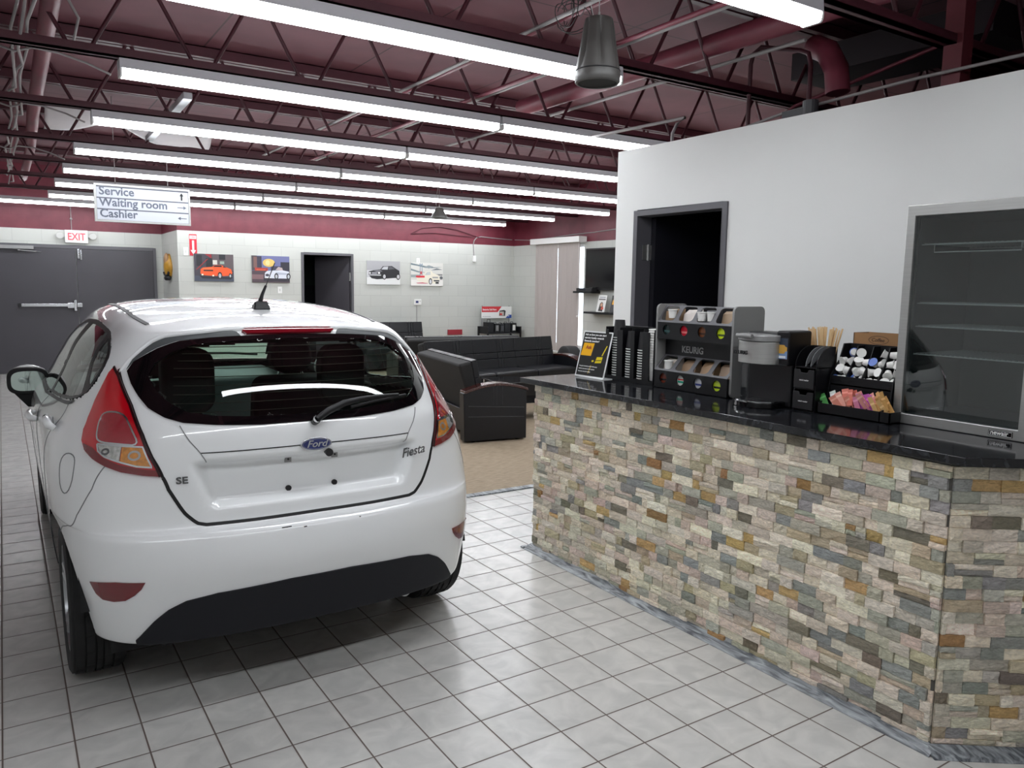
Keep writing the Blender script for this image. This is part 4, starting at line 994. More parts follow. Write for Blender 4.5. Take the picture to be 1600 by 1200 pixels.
# ------------------------------------------------------------------ stone-faced counter
def plate_holes(outer, holes, h0, h1, Mt, mb=None):
    mb = mb or MB(); loops = [outer]+list(holes); pts = []; edges = []
    for L in loops:
        o = len(pts); pts += L; edges += [(o+i, o+(i+1) % len(L)) for i in range(len(L))]
    V, E_, F, *_r = delaunay_2d_cdt([Vector(p) for p in pts], edges, [], 0, 1e-7)
    uv = np.array([tuple(p) for p in V]); cen = np.array([uv[list(f)].mean(0) for f in F]); keep = pip(cen, outer)
    for h in holes: keep &= ~pip(cen, h)
    F = [tuple(f) for f, k in zip(F, keep) if k]; cnt = {}
    for f in F:
        for i in range(len(f)):
            e = (f[i], f[(i+1) % len(f)]); cnt.setdefault(tuple(sorted(e)), []).append(e)
    n = len(uv); vs = [(x, y, h1) for x, y in uv]+[(x, y, h0) for x, y in uv]
    fs = F+[tuple(i+n for i in reversed(f)) for f in F]+[(b, a, a+n, b+n) for (a, b) in [v[0] for v in cnt.values() if len(v) == 1]]
    return mb.add([tuple(Mt @ Vector(p)) for p in vs], fs)
M['stone'] = vcol('split_face_stone', .72, var=.28, vscale=38, bump=.55, bscale=70)
def granite():
    m, nt, b = newmat('black_granite')
    g = nt.nodes.new('ShaderNodeNewGeometry'); n = nt.nodes.new('ShaderNodeTexNoise'); n.inputs['Scale'].default_value = 22; n.inputs['Detail'].default_value = 10; n.inputs['Distortion'].default_value = 1.4
    nt.links.new(g.outputs['Position'], n.inputs['Vector']); r = nt.nodes.new('ShaderNodeValToRGB')
    r.color_ramp.elements[0].position = .48; r.color_ramp.elements[0].color = (*lin((17, 17, 20)), 1); r.color_ramp.elements[1].position = .78; r.color_ramp.elements[1].color = (*lin((58, 61, 66)), 1)
    nt.links.new(n.outputs['Fac'], r.inputs[0]); nt.links.new(r.outputs[0], b.inputs['Base Color']); b.inputs['Roughness'].default_value = .09; return m
M['granite'] = granite()
ZC = 1.03
CX, CY0, CY1 = 1.0, 1.642, -.746
cdx, cdy = .809, -.588
ct = thing('counter', 'stone-clad coffee counter with a split-face stone front', 'counter', (1.3, .4, 0))
core = [(CX+.012, CY0-.01), (CX+.012, CY1+.006), (CX+.012+.72*cdx, CY1+.72*cdy), (2.05, CY1+.72*cdy), (2.05, CY0-.01)]
MB().prism(core, 0, ZC-.03, None).build('counter_body', mat('counter_core', (90, 88, 84), .8), ct, w=True)
PAL = [((204, 199, 188), 28), ((222, 216, 203), 20), ((200, 188, 180), 16), ((170, 171, 163), 15), ((140, 145, 147), 9), ((176, 168, 148), 8), ((186, 160, 116), 5), ((150, 120, 86), 2), ((118, 115, 108), 5)]
PC = [c for c, k in PAL for _ in range(k)]
def stones(Mt, L, H, rnd):
    mb = MB(); mb.X = Mt; z = 0; ch = .0411; row = 0
    while z < H-.01:
        h = min(ch, H-z); s = -rnd.uniform(0, .05)
        while s < L:
            w = rnd.choice((.04, .055, .065, .075, .085, .095, .11, .13)); a = max(s, 0); b = min(s+w, L)
            if b-a > .012:
                parts = [(z, z+h)] if rnd.random() > .13 else [(z, z+h*.5), (z+h*.5, z+h)]
                for z0, z1 in parts:
                    c = rnd.choice(PC); k = rnd.uniform(.98, 1.13); mb.col(tuple(min(255, x*k+rnd.uniform(-4, 4)+w_) for x, w_ in zip(c, (5, 1, -6))))
                    d = rnd.choice((.004, .007, .009, .012, .015)); g = .0007; nx, nz = 4, 3; v = []
                    for j in range(nz+1):
                        for i in range(nx+1):
                            e = (i in (0, nx)) or (j in (0, nz))
                            v.append((a+g+(b-a-2*g)*i/nx, z0+g+(z1-z0-2*g)*j/nz, d+rnd.uniform(-.002, .0025)-(.002 if e else 0)))
                    n = nx+1; f = [(j*n+i, j*n+i+1, (j+1)*n+i+1, (j+1)*n+i) for j in range(nz) for i in range(nx)]
                    loop = [i for i in range(n)]+[j*n+nx for j in range(1, nz+1)]+[nz*n+i for i in range(nx-1, -1, -1)]+[j*n for j in range(nz-1, 0, -1)]
                    o = len(v); v += [(v[q][0], v[q][1], -.004) for q in loop]; m_ = len(loop)
                    f += [(loop[(i+1) % m_], loop[i], o+i, o+(i+1) % m_) for i in range(m_)]
                    mb.add(v, f)
            s += w
        z += h; row += 1
    return mb
rs = random.Random(11)
stones(frame((CX+.012, CY0, .002), (0, -1, 0), (0, 0, 1)), CY0-CY1, ZC-.034, rs).build('stone_cladding', M['stone'], ct, w=True, recalc=False)
stones(frame((CX+.012+.004*cdx, CY1+.004*cdy, .002), (cdx, cdy, 0), (0, 0, 1)), .72, ZC-.034, rs).build('stone_cladding', M['stone'], ct, w=True, recalc=False)
top = [(.918, 1.672), (.978, -.798), (.978+.76*cdx, -.798+.76*cdy), (2.08, -.798+.76*cdy), (2.08, 1.672)]
tag(MB().prism(top, ZC-.03, ZC, None).build('countertop', M['granite'], bevel=.003), 'polished black granite countertop on the stone-clad counter', 'countertop')
tr = MB(); tr.hexa([(CX-.045, CY0+.02, 0), (CX-.04, CY1-.03, 0), (CX+.02, CY1, 0), (CX+.02, CY0+.02, 0)], [(CX-.03, CY0+.02, .014), (CX-.025, CY1-.03, .014), (CX+.012, CY1, .03), (CX+.012, CY0+.02, .03)])
struct(tr.build('trim_2', M['marble'], bevel=.003))
a0 = Vector((CX-.02, CY1-.02, 0)); dd = Vector((cdx, cdy, 0)); nn = Vector((cdy, -cdx, 0))
q = [a0, a0+dd*.74, a0+dd*.74-nn*.0+Vector((0, .06, 0)), a0+Vector((.05, .05, 0))]
tr = MB(); tr.hexa([a0+nn*.035, a0+dd*.75+nn*.035, a0+dd*.75-nn*.02, a0-nn*.02], [a0+nn*.02+Vector((0, 0, .014)), a0+dd*.75+nn*.02+Vector((0, 0, .014)), a0+dd*.75-nn*.02+Vector((0, 0, .03)), a0-nn*.02+Vector((0, 0, .03))])
struct(tr.build('trim_3', M['marble'], bevel=.003))
tr = MB(); tr.box(.955, CY0+.022, 0, 2.05, CY0+.05, .012); struct(tr.build('trim_4', M['marble'], bevel=.003))

YZ = lambda o: frame(o, (0, -1, 0), (0, 0, 1))       # plane facing the aisle (-x): local x runs to -y, local y up, normal -x
# ---- table-tent sign
sg = thing('sign_holder', 'clear acrylic sign holder with a black rewards flyer on the counter end', 'sign', (1.30, 1.46, ZC))
Mt = frame((1.246, 1.58, ZC+.004), (.022, -.232, 0), (.27, .02, 1)); Wd, Hh = .236, .272
MB().prism([(0, 0), (Wd, 0), (Wd, Hh), (0, Hh)], -.004, 0, Mt).build('acrylic_panel', mat('white_acrylic_edge', (226, 228, 228), .1), sg, w=True)
mb = MB(); mb.box(1.25, 1.34, ZC, 1.36, 1.575, ZC+.004); mb.build('acrylic_foot', bpy.data.materials['white_acrylic_edge'], sg, w=True)
fl = MB(); fl.col((48, 48, 48)).prism([(.008, .008), (Wd-.008, .008), (Wd-.008, Hh-.008), (.008, Hh-.008)], 0, .0008, Mt)
fl.col((236, 176, 40)).prism([(.012, .125), (.098, .125), (.108, .2), (.022, .2)], .0008, .0013, Mt)
fl.col((225, 205, 40)).prism([(.14, .085), (.19, .09), (.195, .125), (.15, .122)], .0008, .0013, Mt).col((225, 205, 40)).prism([(.115, .09), (.13, .093), (.128, .102), (.113, .1)], .0008, .0013, Mt)
fl.col((40, 40, 40)).prism([(.145, .098), (.19, .103), (.19, .107), (.145, .102)], .0013, .0016, Mt).col((225, 205, 40)).prism([(.19, .13), (.215, .19), (.209, .192), (.184, .132)], .0008, .0013, Mt)
fl.col((200, 170, 60)).prism([(.105, .02), (.118, .07), (.114, .071), (.101, .021)], .0008, .0013, Mt)
fl.build('flyer', M['print_gloss'], sg, w=True)
for s_, y, z in (('Ask us how you can start', .018, .245), ('earning loyalty rewards', .018, .226), ('Rewards member!', .018, .207)): text(s_, .0165, Mt @ Matrix.Translation((y, z, .0014)), M['ink_white'], sg, 'flyer_lettering', .0002, .12, 'LEFT', .02, w=True)
text('Ask', .03, Mt @ Matrix.Translation((.045, .165, .0018)), mat('flyer_red', (150, 40, 20), .5), sg, 'flyer_lettering', .0002, 0, 'LEFT', .03, w=True)
for k, s_ in enumerate(('You get rewards points with every', 'service. Just ask at the counter', 'how you can join today.')): text(s_, .0105, Mt @ Matrix.Translation((.02, .06-.016*k, .0014)), M['ink_white'], sg, 'flyer_lettering', .0002, 0, 'LEFT', .01, w=True)
# ---- cup organiser and its nested cups
co_ = thing('cup_organizer', 'black plastic four-column cup organizer on the counter', 'cup organizer', (1.39, 1.2, ZC))
x0, x1 = 1.33, 1.455
bx = MB(); bx.box(x0, 1.009, ZC, x1, 1.41, ZC+.022); bx.box(x1-.006, 1.009, ZC, x1, 1.41, ZC+.305)
slots = [(1.384, 1.310), (1.262, 1.196), (1.165, 1.099), (1.046, 1.013)]
edges_ = [1.41]+[v for s_ in slots for v in s_]+[1.009]
for a, b in zip(edges_[0::2], edges_[1::2]): bx.box(x0, b, ZC+.022, x0+.005, a, ZC+.285)
for y in (1.408, 1.291, 1.184, 1.0925, 1.0095): bx.box(x0+.001, y-.0015, ZC+.02, x1-.004, y+.0015, ZC+.3)
bx.build('organizer_body', M['black_satin'], co_, w=True, bevel=.0015)
def cup(nm, mb_, mr, label, loc, group, inv=True):
    c = thing(nm, label, 'cup', loc, 0, group); s = 1 if inv else -1; hh = .1
    b = MB(); b.lathe([(.0385, 0), (.0285, hh), (.0285, hh-.004), (.0, hh-.004)] if inv else [(0, .004), (.0285, 0), (.0385, hh), (.037, hh)], 28); b.build('cup_wall', mb_, c, smooth=40)
    r = MB(); z = 0 if inv else hh; r.lathe([(.0375+.003*math.cos(t), z+.0032*math.sin(t)) for t in [2*PI*k/8 for k in range(8)]], 28, closed=True); r.build('cup_rim', mr, c, smooth=180)
    return c
M['cup_black'] = mat('matt_black_paper', (34, 34, 36), .6)
pos_n = ['leftmost', 'second', 'third']
for k, (yc, n) in enumerate(((1.348, 16), (1.233, 12), (1.136, 12))):
    src = None
    for i in range(n):
        lab = f'black paper cup with white rim nested in the {pos_n[k]} column of the organizer'; loc = (x0+.052, yc, ZC+.0262+i*.0142)
        src = cup('paper_cup', M['cup_black'], M['paper_white'], lab, loc, f'black cups in the {pos_n[k]} column') if src is None else (dup(src, loc) or src)
for i in range(14):
    lab = 'white paper cup nested in the right column of the organizer'; loc = (x0+.052, 1.0515, ZC+.0235+i*.0135)
    s2 = cup('paper_cup', M['cup_white'], M['paper_white'], lab, loc, 'white cups in the right column', False) if i == 0 else dup(s2, loc)
# ---- pod rack
pr = thing('pod_rack', 'black and grey two-tier coffee pod rack on the counter', 'pod rack', (1.44, .74, ZC))
ya, yb = .992, .492; Wp = ya-yb
xf1, xf2 = 1.322, 1.335
ctr = [.0625+.125*k*1.0 for k in range(4)]
for name, xf, zb, zt, xb, zk in (('lower_tier', 1.322, ZC+.004, 1.124, 1.397, 1.203), ('upper_tier', 1.334, 1.288, 1.376, 1.392, 1.464)):
    tb = MB(); Mf = YZ((xf, ya, zb)); hgt = zt-zb
    cz = (1.084 if name[0] == 'l' else 1.338)-zb
    holes = [[(c*.98+.005+.0265*math.cos(2*PI*i/24), cz+.0262*math.sin(2*PI*i/24)) for i in range(24)] for c in ctr]
    plate_holes([(0, 0), (Wp, 0), (Wp, hgt), (0, hgt)], holes, -.003, 0, Mf, tb)
    Ms = frame((xf, ya, zt), (0, -1, 0), (xb-xf, 0, zk-zt)); sl = math.hypot(xb-xf, zk-zt)
    hs = [rrect(c-.05, .012, c+.048, sl-.006, .02, 4) for c in ctr]
    tb2 = MB(); plate_holes([(0, 0), (Wp, 0), (Wp, sl), (0, sl)], hs, -.004, 0, Ms, tb2)
    tb.box(xf+.003, yb, zb, 1.54, ya, zb+.004); tb.box(xf+.001, yb, zb, 1.54, yb+.004, zt); tb.box(xf+.001, ya-.004, zb, 1.54, ya, zt)
    for k in range(1, 4): tb.box(xf+.004, ya-.125*k-.002, zb+.004, xb+.1, ya-.125*k+.002, zt)
    to = tb.build(name, M['black_satin'], pr, w=True); tb2.build('tier_rim', mat('tier_grey', (84, 84, 88), .4) if name[0] == 'l' else bpy.data.materials['tier_grey'], to, w=True)
    lin_ = MB()
    for k in range(4):
        y0 = ya-.125*k-.012; lin_.col(((214, 206, 196), (150, 124, 100), (160, 130, 100), (150, 126, 104))[k] if name[0] == 'l' else ((168, 140, 110), (226, 218, 212), (70, 70, 74), (164, 142, 118))[k])
        lin_.hexa([(xf+.035, y0, zb+.006), (xf+.035, y0-.1, zb+.006), (xb+.03, y0-.1, zb+.006), (xb+.03, y0, zb+.006)], [(xb-.01+.006*k, y0, zk-.035-.008*(k % 3)), (xb-.008, y0-.1, zk-.02-.01*(k % 2)), (xb+.03, y0-.1, zk-.018), (xb+.03, y0, zk-.022)])
    lin_.build('carton_liner', M['print'], to, w=True)
bp_ = MB(); bp_.box(1.398, yb, 1.19, 1.405, ya, 1.292); bp_.box(1.53, yb, ZC, 1.54, ya, 1.46); bp_.build('back_panel', M['black_satin'], pr, w=True)
text('KEURIG', .047, YZ((1.3975, .872, 1.222)), M['silver_plastic'], pr, 'rack_lettering', .0008, 0, 'LEFT', .022, w=True, xs=.93)
for y, nm in ((ya, 'l'), (yb-.014, 'r')):
    P = rrect(1.335, ZC, 1.552, 1.47, .028, 5); P = [(x, z) for x, z in P]
    sp_ = MB(); sp_.prism(P, 0, .014, Matrix(((1, 0, 0, 0), (0, 0, 1, y), (0, 1, 0, 0), (0, 0, 0, 1)))); sp_.build('side_panel', M['grey_panel'], pr, w=True, bevel=.002)
cols = dict(l=[(104, 44, 30), (210, 214, 208), (186, 188, 194), (190, 214, 50)], u=[(26, 40, 40), (190, 30, 48), (112, 66, 40), (205, 228, 40)])
deco = dict(l=[(30, 20, 18), (40, 160, 130), (60, 70, 130), (30, 34, 30)], u=[(60, 90, 90), (220, 120, 120), (60, 34, 22), (70, 90, 30)])
nmz = dict(l=[('dark brown', 'lower'), ('white, red and green', 'lower'), ('silver white', 'lower'), ('lime green', 'lower')], u=[('black', 'upper'), ('red', 'upper'), ('brown', 'upper'), ('bright yellow-green', 'upper')])
for t_, xf, cz in (('l', 1.322, 1.084), ('u', 1.334, 1.338)):
    for k in range(4):
        yc = ya-(ctr[k]*.98+.005); c = cols[t_][k]
        p = thing('coffee_pod', f'{nmz[t_][k][0]} coffee pod lid showing in the {nmz[t_][k][1]} row of round rack windows', 'coffee pod', (xf+.012, yc, cz), 0, 'pods behind the rack windows')
        b = MB(); b.lathe([(0, .0), (.030, 0), (.030, .003), (.027, .004), (.022, .04), (0, .04)], 28, 'x'); b.build('pod_cup', M['cup_white'], p, smooth=30)
        l_ = MB(); l_.col(c).prism([(.0295*math.cos(2*PI*i/28), .0295*math.sin(2*PI*i/28)) for i in range(28)], 0, .0008, YZ((0, 0, 0)))
        l_.col(deco[t_][k]); l_.prism([(-.024, -.014), (.024, -.014), (.0265, -.004), (-.0265, -.004)], .0008, .0012, YZ((0, 0, 0)))
        if k == 1 and t_ == 'l': l_.col((200, 40, 40)).prism([(-.026, .0), (.026, .0), (.025, .007), (-.025, .007)], .0008, .0012, YZ((0, 0, 0)))
        l_.build('pod_lid', M['print_gloss'], p)
wp_ = [((1.365, .915, 1.398), 'white coffee pod standing in the upper left rack bin'), ((1.358, .705, 1.392), 'front white coffee pod in the third upper rack bin'), ((1.372, .655, 1.392), 'rear white coffee pod in the third upper rack bin'), ((1.350, .915, 1.132), 'white coffee pod lying in the lower left rack bin')]
for loc, lb in wp_:
    p = thing('coffee_pod', lb, 'coffee pod', loc, 0, 'loose white pods in the rack')
    b = MB(); b.lathe([(.0, 0), (.0185, 0), (.0225, .04), (.0255, .041), (.0255, .044), (0, .044)], 28); po = b.build('pod_cup', M['cup_white'], p, smooth=30)
    MB().lathe([(0, .044), (.0235, .044), (.0235, .0446), (0, .0446)], 28).build('pod_lid', M['paper_white'], p)
# ---- single-cup brewer
kb = thing('coffee_maker', 'black and silver single-cup coffee maker on the counter', 'coffee maker', (1.36, .22, ZC))
b = MB(); b.box(1.335, .14, ZC, 1.455, .385, 1.25); b.build('brewer_body', M['black_satin'], kb, w=True, bevel=.012, seg=3)
b = MB(); b.box(1.30, .138, 1.22, 1.46, .207, 1.373); b.box(1.335, .2, 1.22, 1.46, .395, 1.36); b.build('brewer_head', M['black_satin'], kb, w=True, bevel=.01, seg=3)
P = [(1.34, .395), (1.34, .185)]+[(1.30-.075*math.cos(a), .29+.105*math.sin(a)) for a in [(-1+2*i/16)*PI/2 for i in range(17)]]
b = MB(); b.prism(P, 1.222, 1.322, None); b.build('silver_band', M['steel'], kb, w=True, bevel=.004)
P2 = [(1.35, .398), (1.35, .18)]+[(1.30-.082*math.cos(a), .29+.109*math.sin(a)) for a in [(-1+2*i/16)*PI/2 for i in range(17)]]
b = MB(); b.prism(P2, 1.322, 1.352, None); b.build('brewer_lid', M['silver_plastic'], kb, w=True, bevel=.006); 
b = MB(); b.cyl((1.205, .345, 1.346), (1.205, .26, 1.346), .01, 12); b.build('lid_handle', M['grey_panel'], kb, w=True)
text('KEURIG', .024, frame((1.222, .375, 1.262), (-.05, -1, 0), (0, 0, 1)), M['ink'], kb, 'brewer_lettering', .002, 0, 'LEFT', .01, w=True)
Mx_ = YZ((1.299, .2, 1.246)); b = MB(); b.col((24, 26, 30)).prism([(0, 0), (.062, 0), (.062, .1), (0, .1)], 0, .001, Mx_); b.col((120, 150, 190)).prism([(.004, .005), (.058, .005), (.058, .04), (.004, .04)], .001, .0014, Mx_)
b.col((46, 58, 74)).prism([(.004, .04), (.058, .04), (.058, .095), (.004, .095)], .001, .0014, Mx_); b.col((206, 160, 70)).prism(rrect(.008, .028, .046, .066, .008), .0014, .0018, Mx_).col((206, 160, 70)).prism([(.046, .036), (.056, .04), (.056, .056), (.046, .06)], .0014, .0018, Mx_)
b.col((230, 235, 240)).prism([(.01, .008), (.05, .008), (.05, .018), (.01, .018)], .0014, .0018, Mx_); b.build('touch_screen', M['print_gloss'], kb, w=True)
P3 = [(1.34, .385), (1.34, .165)]+[(1.27-.085*math.cos(a), .275+.11*math.sin(a)) for a in [(-1+2*i/16)*PI/2 for i in range(17)]]
b = MB(); b.prism(P3, ZC, ZC+.026, None); dt = b.build('drip_tray_base', M['black_gloss'], kb, w=True, bevel=.004)
P4 = [(1.335, .375), (1.335, .175)]+[(1.27-.078*math.cos(a), .275+.10*math.sin(a)) for a in [(-1+2*i/16)*PI/2 for i in range(17)]]
b = MB(); b.prism(P4, ZC+.026, ZC+.030, None); b.build('drip_plate', M['chrome'], kb, w=True)
b = MB(); [b.box(1.235, .24+.02*k, ZC+.0301, 1.29, .248+.02*k, ZC+.0306) for k in range(4)]; b.build('drip_slots', M['ink'], kb, w=True)
b = MB(); b.box(1.345, .387, 1.05, 1.50, .435, 1.30); b.build('water_tank', glass('smoked_tank', (.55, .57, .6)), kb, w=True, bevel=.012)
# ---- condiment tower with wooden stirrers
cd = thing('condiment_organizer', 'black condiment organizer with two small drawers beside the coffee maker', 'condiment organizer', (1.4, .07, ZC))
ya2, yb2 = .124, .016
prof = [(1.334, ZC), (1.334, 1.225)]+[(1.334+.1*(1-math.cos(a)), 1.225+.085*math.sin(a)) for a in [i/8*PI/2 for i in range(1, 9)]]+[(1.46, 1.31), (1.46, ZC)]
Msd = lambda y: Matrix(((1, 0, 0, 0), (0, 0, 1, y), (0, 1, 0, 0), (0, 0, 0, 1)))
b = MB()
for y in (yb2, ya2-.004): b.prism(prof, 0, .004, Msd(y))
b.box(1.456, yb2, ZC, 1.46, ya2, 1.31); b.box(1.336, yb2, ZC, 1.46, ya2, ZC+.004); b.box(1.336, yb2, 1.218, 1.46, ya2, 1.222); b.box(1.336, yb2, 1.124, 1.46, ya2, 1.127)
b.build('organizer_body', M['black_satin'], cd, w=True)
b = MB(); b.prism([(x, z) for x, z in prof if z > 1.2], 0, .0025, Msd(.07)); b.prism([(x, z) for x, z in prof if z > 1.2], 0, .0025, Msd(.045)); b.build('divider', mat('clear_divider', (120, 122, 124), .15), cd, w=True)
for k, (z0, z1) in enumerate(((ZC+.008, 1.115), (1.13, 1.212))):
    D = [(0, 0), (.1, 0), (.1, z1-z0), (.072, z1-z0), (.066, z1-z0-.014), (.034, z1-z0-.014), (.028, z1-z0), (0, z1-z0)]
    b = MB(); b.prism(D, 0, .008, YZ((1.331, .120, z0))); dr_ = b.build('drawer_front', M['black_plastic'], cd, w=True, bevel=.002)
    text('mind reader', .0095, YZ((1.3225, .091, z0+.033)), M['ink_white'], dr_, 'drawer_lettering', .0003, 0, 'LEFT', .01, w=True)
sh = MB(); sx_, sy_ = 1.497, .102
sh.box(sx_-.028, sy_-.05, ZC, sx_+.028, sy_+.05, ZC+.006)
for a_ in ((-.028, -.05, -.025, .05), (.025, -.05, .028, .05), (-.028, -.05, .028, -.047), (-.028, .047, .028, .05)): sh.box(sx_+a_[0], sy_+a_[1], ZC, sx_+a_[2], sy_+a_[3], 1.30)
tag(sh.build('stirrer_holder', M['black_satin']), 'black holder full of wooden stirrers behind the condiment organizer', 'holder')
rs2 = random.Random(5)
for i in range(30):
    fx_, fy_ = rs2.uniform(-.6, .6), -1+2*((i*7) % 30)/29
    o = MB().box(-.0009, -.0036, 0, .0009, .0036, .182+rs2.uniform(-.006, .006)).build('wooden_stirrer', M['stirrer']); o.location = (sx_+fx_*.02, sy_+fy_*.034, 1.205)
    o.rotation_euler = (-fy_*.24, fx_*.12, rs2.uniform(-.25, .25))
    tag(o, 'flat wooden coffee stirrer fanned out above the condiment organizer', 'stirrer', 'wooden stirrers')
# ---- creamer and sugar rack
ck = thing('creamer_rack', 'black two-tier rack of creamers and sugar packets beside the small fridge', 'rack', (1.45, -.15, ZC))
ry0, ry1 = .008, -.280
b = MB(); b.box(1.34, -.322, ZC, 1.345, ry0, 1.076); b.box(1.34, -.322, ZC, 1.415, -.317, 1.076); b.box(1.34, -.322, ZC, 1.415, ry1, ZC+.006); b.box(1.34, ry1, ZC, 1.55, ry0, ZC+.006); b.box(1.42, ry1, 1.15, 1.425, ry0, 1.19); b.box(1.42, ry1, 1.15, 1.55, ry0, 1.156); b.box(1.545, ry1, ZC, 1.55, ry0, 1.325); b.box(1.42, ry1, ZC, 1.424, ry0, 1.152)
pf = [(1.34, ZC), (1.34, 1.076), (1.40, 1.09), (1.42, 1.19), (1.475, 1.26), (1.50, 1.325), (1.55, 1.325), (1.55, ZC)]
for y in (ry0-.005, ry1): b.prism(pf, 0, .005, Msd(y))
b.build('rack_body', M['black_satin'], ck, w=True)
b = MB()
for k in (1, 2, 3): b.prism([(1.425, 1.156), (1.425, 1.19), (1.475, 1.26), (1.50, 1.32), (1.545, 1.32), (1.545, 1.156)], 0, .003, Msd(ry0-.072*k)); b.prism([(1.345, ZC+.006), (1.345, 1.07), (1.42, 1.09), (1.42, ZC+.006)], 0, .003, Msd(ry0-.072*k))
b.build('rack_divider', M['black_satin'], ck, w=True)
def creamer(loc, rot, lab, blue):
    c = thing('creamer_cup', lab, 'creamer', loc, 0, 'creamer cups in the upper rack tier'); c.rotation_euler = rot
    MB().lathe([(0, -.014), (.0125, -.014), (.0165, .012), (0.0, .012)], 18).build('creamer_body', M['cup_white'], c, smooth=35)
    MB().lathe([(0, .012), (.0195, .012), (.0195, .0142), (0, .0142)], 18).build('creamer_lid', M['blue_lid'] if blue else M['paper_white'], c, smooth=35)
M['blue_lid'] = mat('blue_foil_lid', (86, 116, 190), .35)
cn = ['first', 'second', 'third', 'fourth']
for k in range(4):
    for r_ in range(4):
        for q_ in range(2):
            y = ry0-.072*k-.018-.036*q_; x = 1.448+.017*r_; z = 1.176+.038*r_
            if r_ == 3 and q_ == (k % 2): continue
            blue = (k, r_, q_) in ((0, 3, 1), (1, 2, 1), (2, 2, 0), (2, 3, 0), (1, 0, 0), (2, 0, 1), (0, 0, 0))
            rot = (rs2.uniform(-1.9, 1.9), rs2.uniform(-2.2, -.6), rs2.uniform(-1, 1))
            creamer((x, y, z), rot, ('blue-lidded' if blue else 'white')+f' creamer cup in the {cn[k]} bay of the rack\'s upper tier', blue)
grp = [(-.022, -.06, 2, [(60, 140, 60), (220, 232, 224)], 'green and white tea packet in the first bay of the rack\'s lower tier'), (-.088, -.155, 9, [(232, 150, 130), (238, 176, 160), (226, 128, 112)], 'salmon pink sweetener packet in the second bay of the rack\'s lower tier'),
       (-.172, -.238, 10, [(228, 140, 170), (206, 110, 200), (232, 160, 150)], 'pink and magenta sweetener packet in the third bay of the rack\'s lower tier'), (-.256, -.312, 8, [(222, 180, 120), (206, 160, 96)], 'tan sugar stick in the last bay of the rack\'s lower tier')]
for y0, y1, n, cs_, lab in grp:
    for i in range(n):
        t_ = i/max(1, n-1); c = cs_[i % len(cs_)]; w_ = .018 if n == 8 else .028
        b = MB(); b.col(c).box(-w_/2, -.0012, 0, w_/2, .0012, .066 if n != 8 else .08); b.col(tuple(min(255, q_+40) for q_ in c)).box(-w_/2, -.0014, .046, w_/2, .0014, .054)
        o = b.build('sugar_packet', M['print']); o.location = (1.365+.007*(i % 5), y0+(y1-y0)*t_, ZC+.026+.012*(i % 3)); o.rotation_euler = (rs2.uniform(-.35, .35)-.3*(t_-.5), rs2.uniform(.15, .7), PI/2+rs2.uniform(-.4, .4))
        tag(o, lab, 'sugar packet', lab.split(' in the ')[0]+'s')
bx = thing('cardboard_box', 'open brown cardboard box standing behind the creamer rack', 'box', (1.60, -.11, ZC))
b = MB(); b.box(1.556, -.235, ZC, 1.56, .0, 1.372); b.box(1.66, -.235, ZC, 1.664, .0, 1.372); b.box(1.556, -.235, ZC, 1.664, -.231, 1.372); b.box(1.556, -.004, ZC, 1.664, 0, 1.372); b.box(1.556, -.235, ZC, 1.664, 0, ZC+.004); b.build('box_carton', M['card'], bx, w=True)
text('Coffee', .022, YZ((1.5555, -.085, 1.338)), mat('brown_ink', (70, 48, 32), .6), bx, 'box_lettering', .0004, .2, 'LEFT', .01, w=True)
b = MB(); b.tube([(1.5557, -.118+.045*math.cos(t), 1.345+.017*math.sin(t)) for t in [2*PI*i/28 for i in range(29)]], .001, 5); b.build('box_emblem', bpy.data.materials['brown_ink'], bx, w=True)
# ---- beverage fridge
fr = thing('beverage_fridge', 'stainless steel framed glass-door beverage fridge on the counter', 'fridge', (1.67, -.54, ZC))
fy0, fy1, fz0, fz1, fX = -.283, -.805, ZC+.001, 1.884, 1.42
b = MB(); Mf = YZ((fX, fy0, fz0)); W_, H_ = fy0-fy1, fz1-fz0
plate_holes([(0, 0), (W_, 0), (W_, H_), (0, H_)], [[(.034, .040), (W_-.056, .040), (W_-.056, H_-.042), (.034, H_-.042)]], -.035, 0, Mf, b)
dr = b.build('fridge_door', M['steel'], fr, w=True, bevel=.003)
b = MB(); b.prism([(.030, .036), (W_-.052, .036), (W_-.052, H_-.038), (.030, H_-.038)], -.016, -.010, Mf); b.build('door_glass', M['glass_fridge'], dr, w=True)
cb = MB(); x0, x1 = fX+.04, fX+.46; y0, y1 = fy1+.005, fy0-.005; z0, z1 = fz0+.012, fz1-.012; th = .03
cb.box(x0, y0, z0, x1, y0+th, z1); cb.box(x0, y1-th, z0, x1, y1, z1); cb.box(x0, y0, z0, x1, y1, z0+th); cb.box(x0, y0, z1-th, x1, y1, z1); cb.box(x1-th, y0, z0, x1, y1, z1)
cb.build('fridge_cabinet', mat('fridge_liner_grey', (70, 76, 77), .6), fr, w=True)
ft = MB(); [ft.cyl((x, y, ZC), (x, y, fz0+.014), .012, 12) for x in (x0+.04, x1-.04) for y in (y0+.05, y1-.05)]
ft.build('fridge_feet', M['black_plastic'], fr, w=True)
for k, z in enumerate((1.735, 1.507, 1.416, 1.306)):
    s_ = MB(); xs, xe = fX+.06, fX+.42
    s_.tube([(xs, y0+th, z), (xs, y1-th, z)], .0028, 6); s_.tube([(xe, y0+th, z), (xe, y1-th, z)], .0028, 6)
    for i in range(24): yy = y0+th+.01+(y1-y0-2*th-.02)*i/23; s_.tube([(xs, yy, z+.004), (xe, yy, z+.004)], .0016, 5)
    if k == 0: s_.tube([(xs, y1-th-.05, z), (xs, y1-th-.05, z-.03), (xs, y0+th+.09, z-.03), (xs, y0+th+.09, z)], .0025, 6)
    s_.build('wire_shelf', M['white_plastic'], fr, w=True)
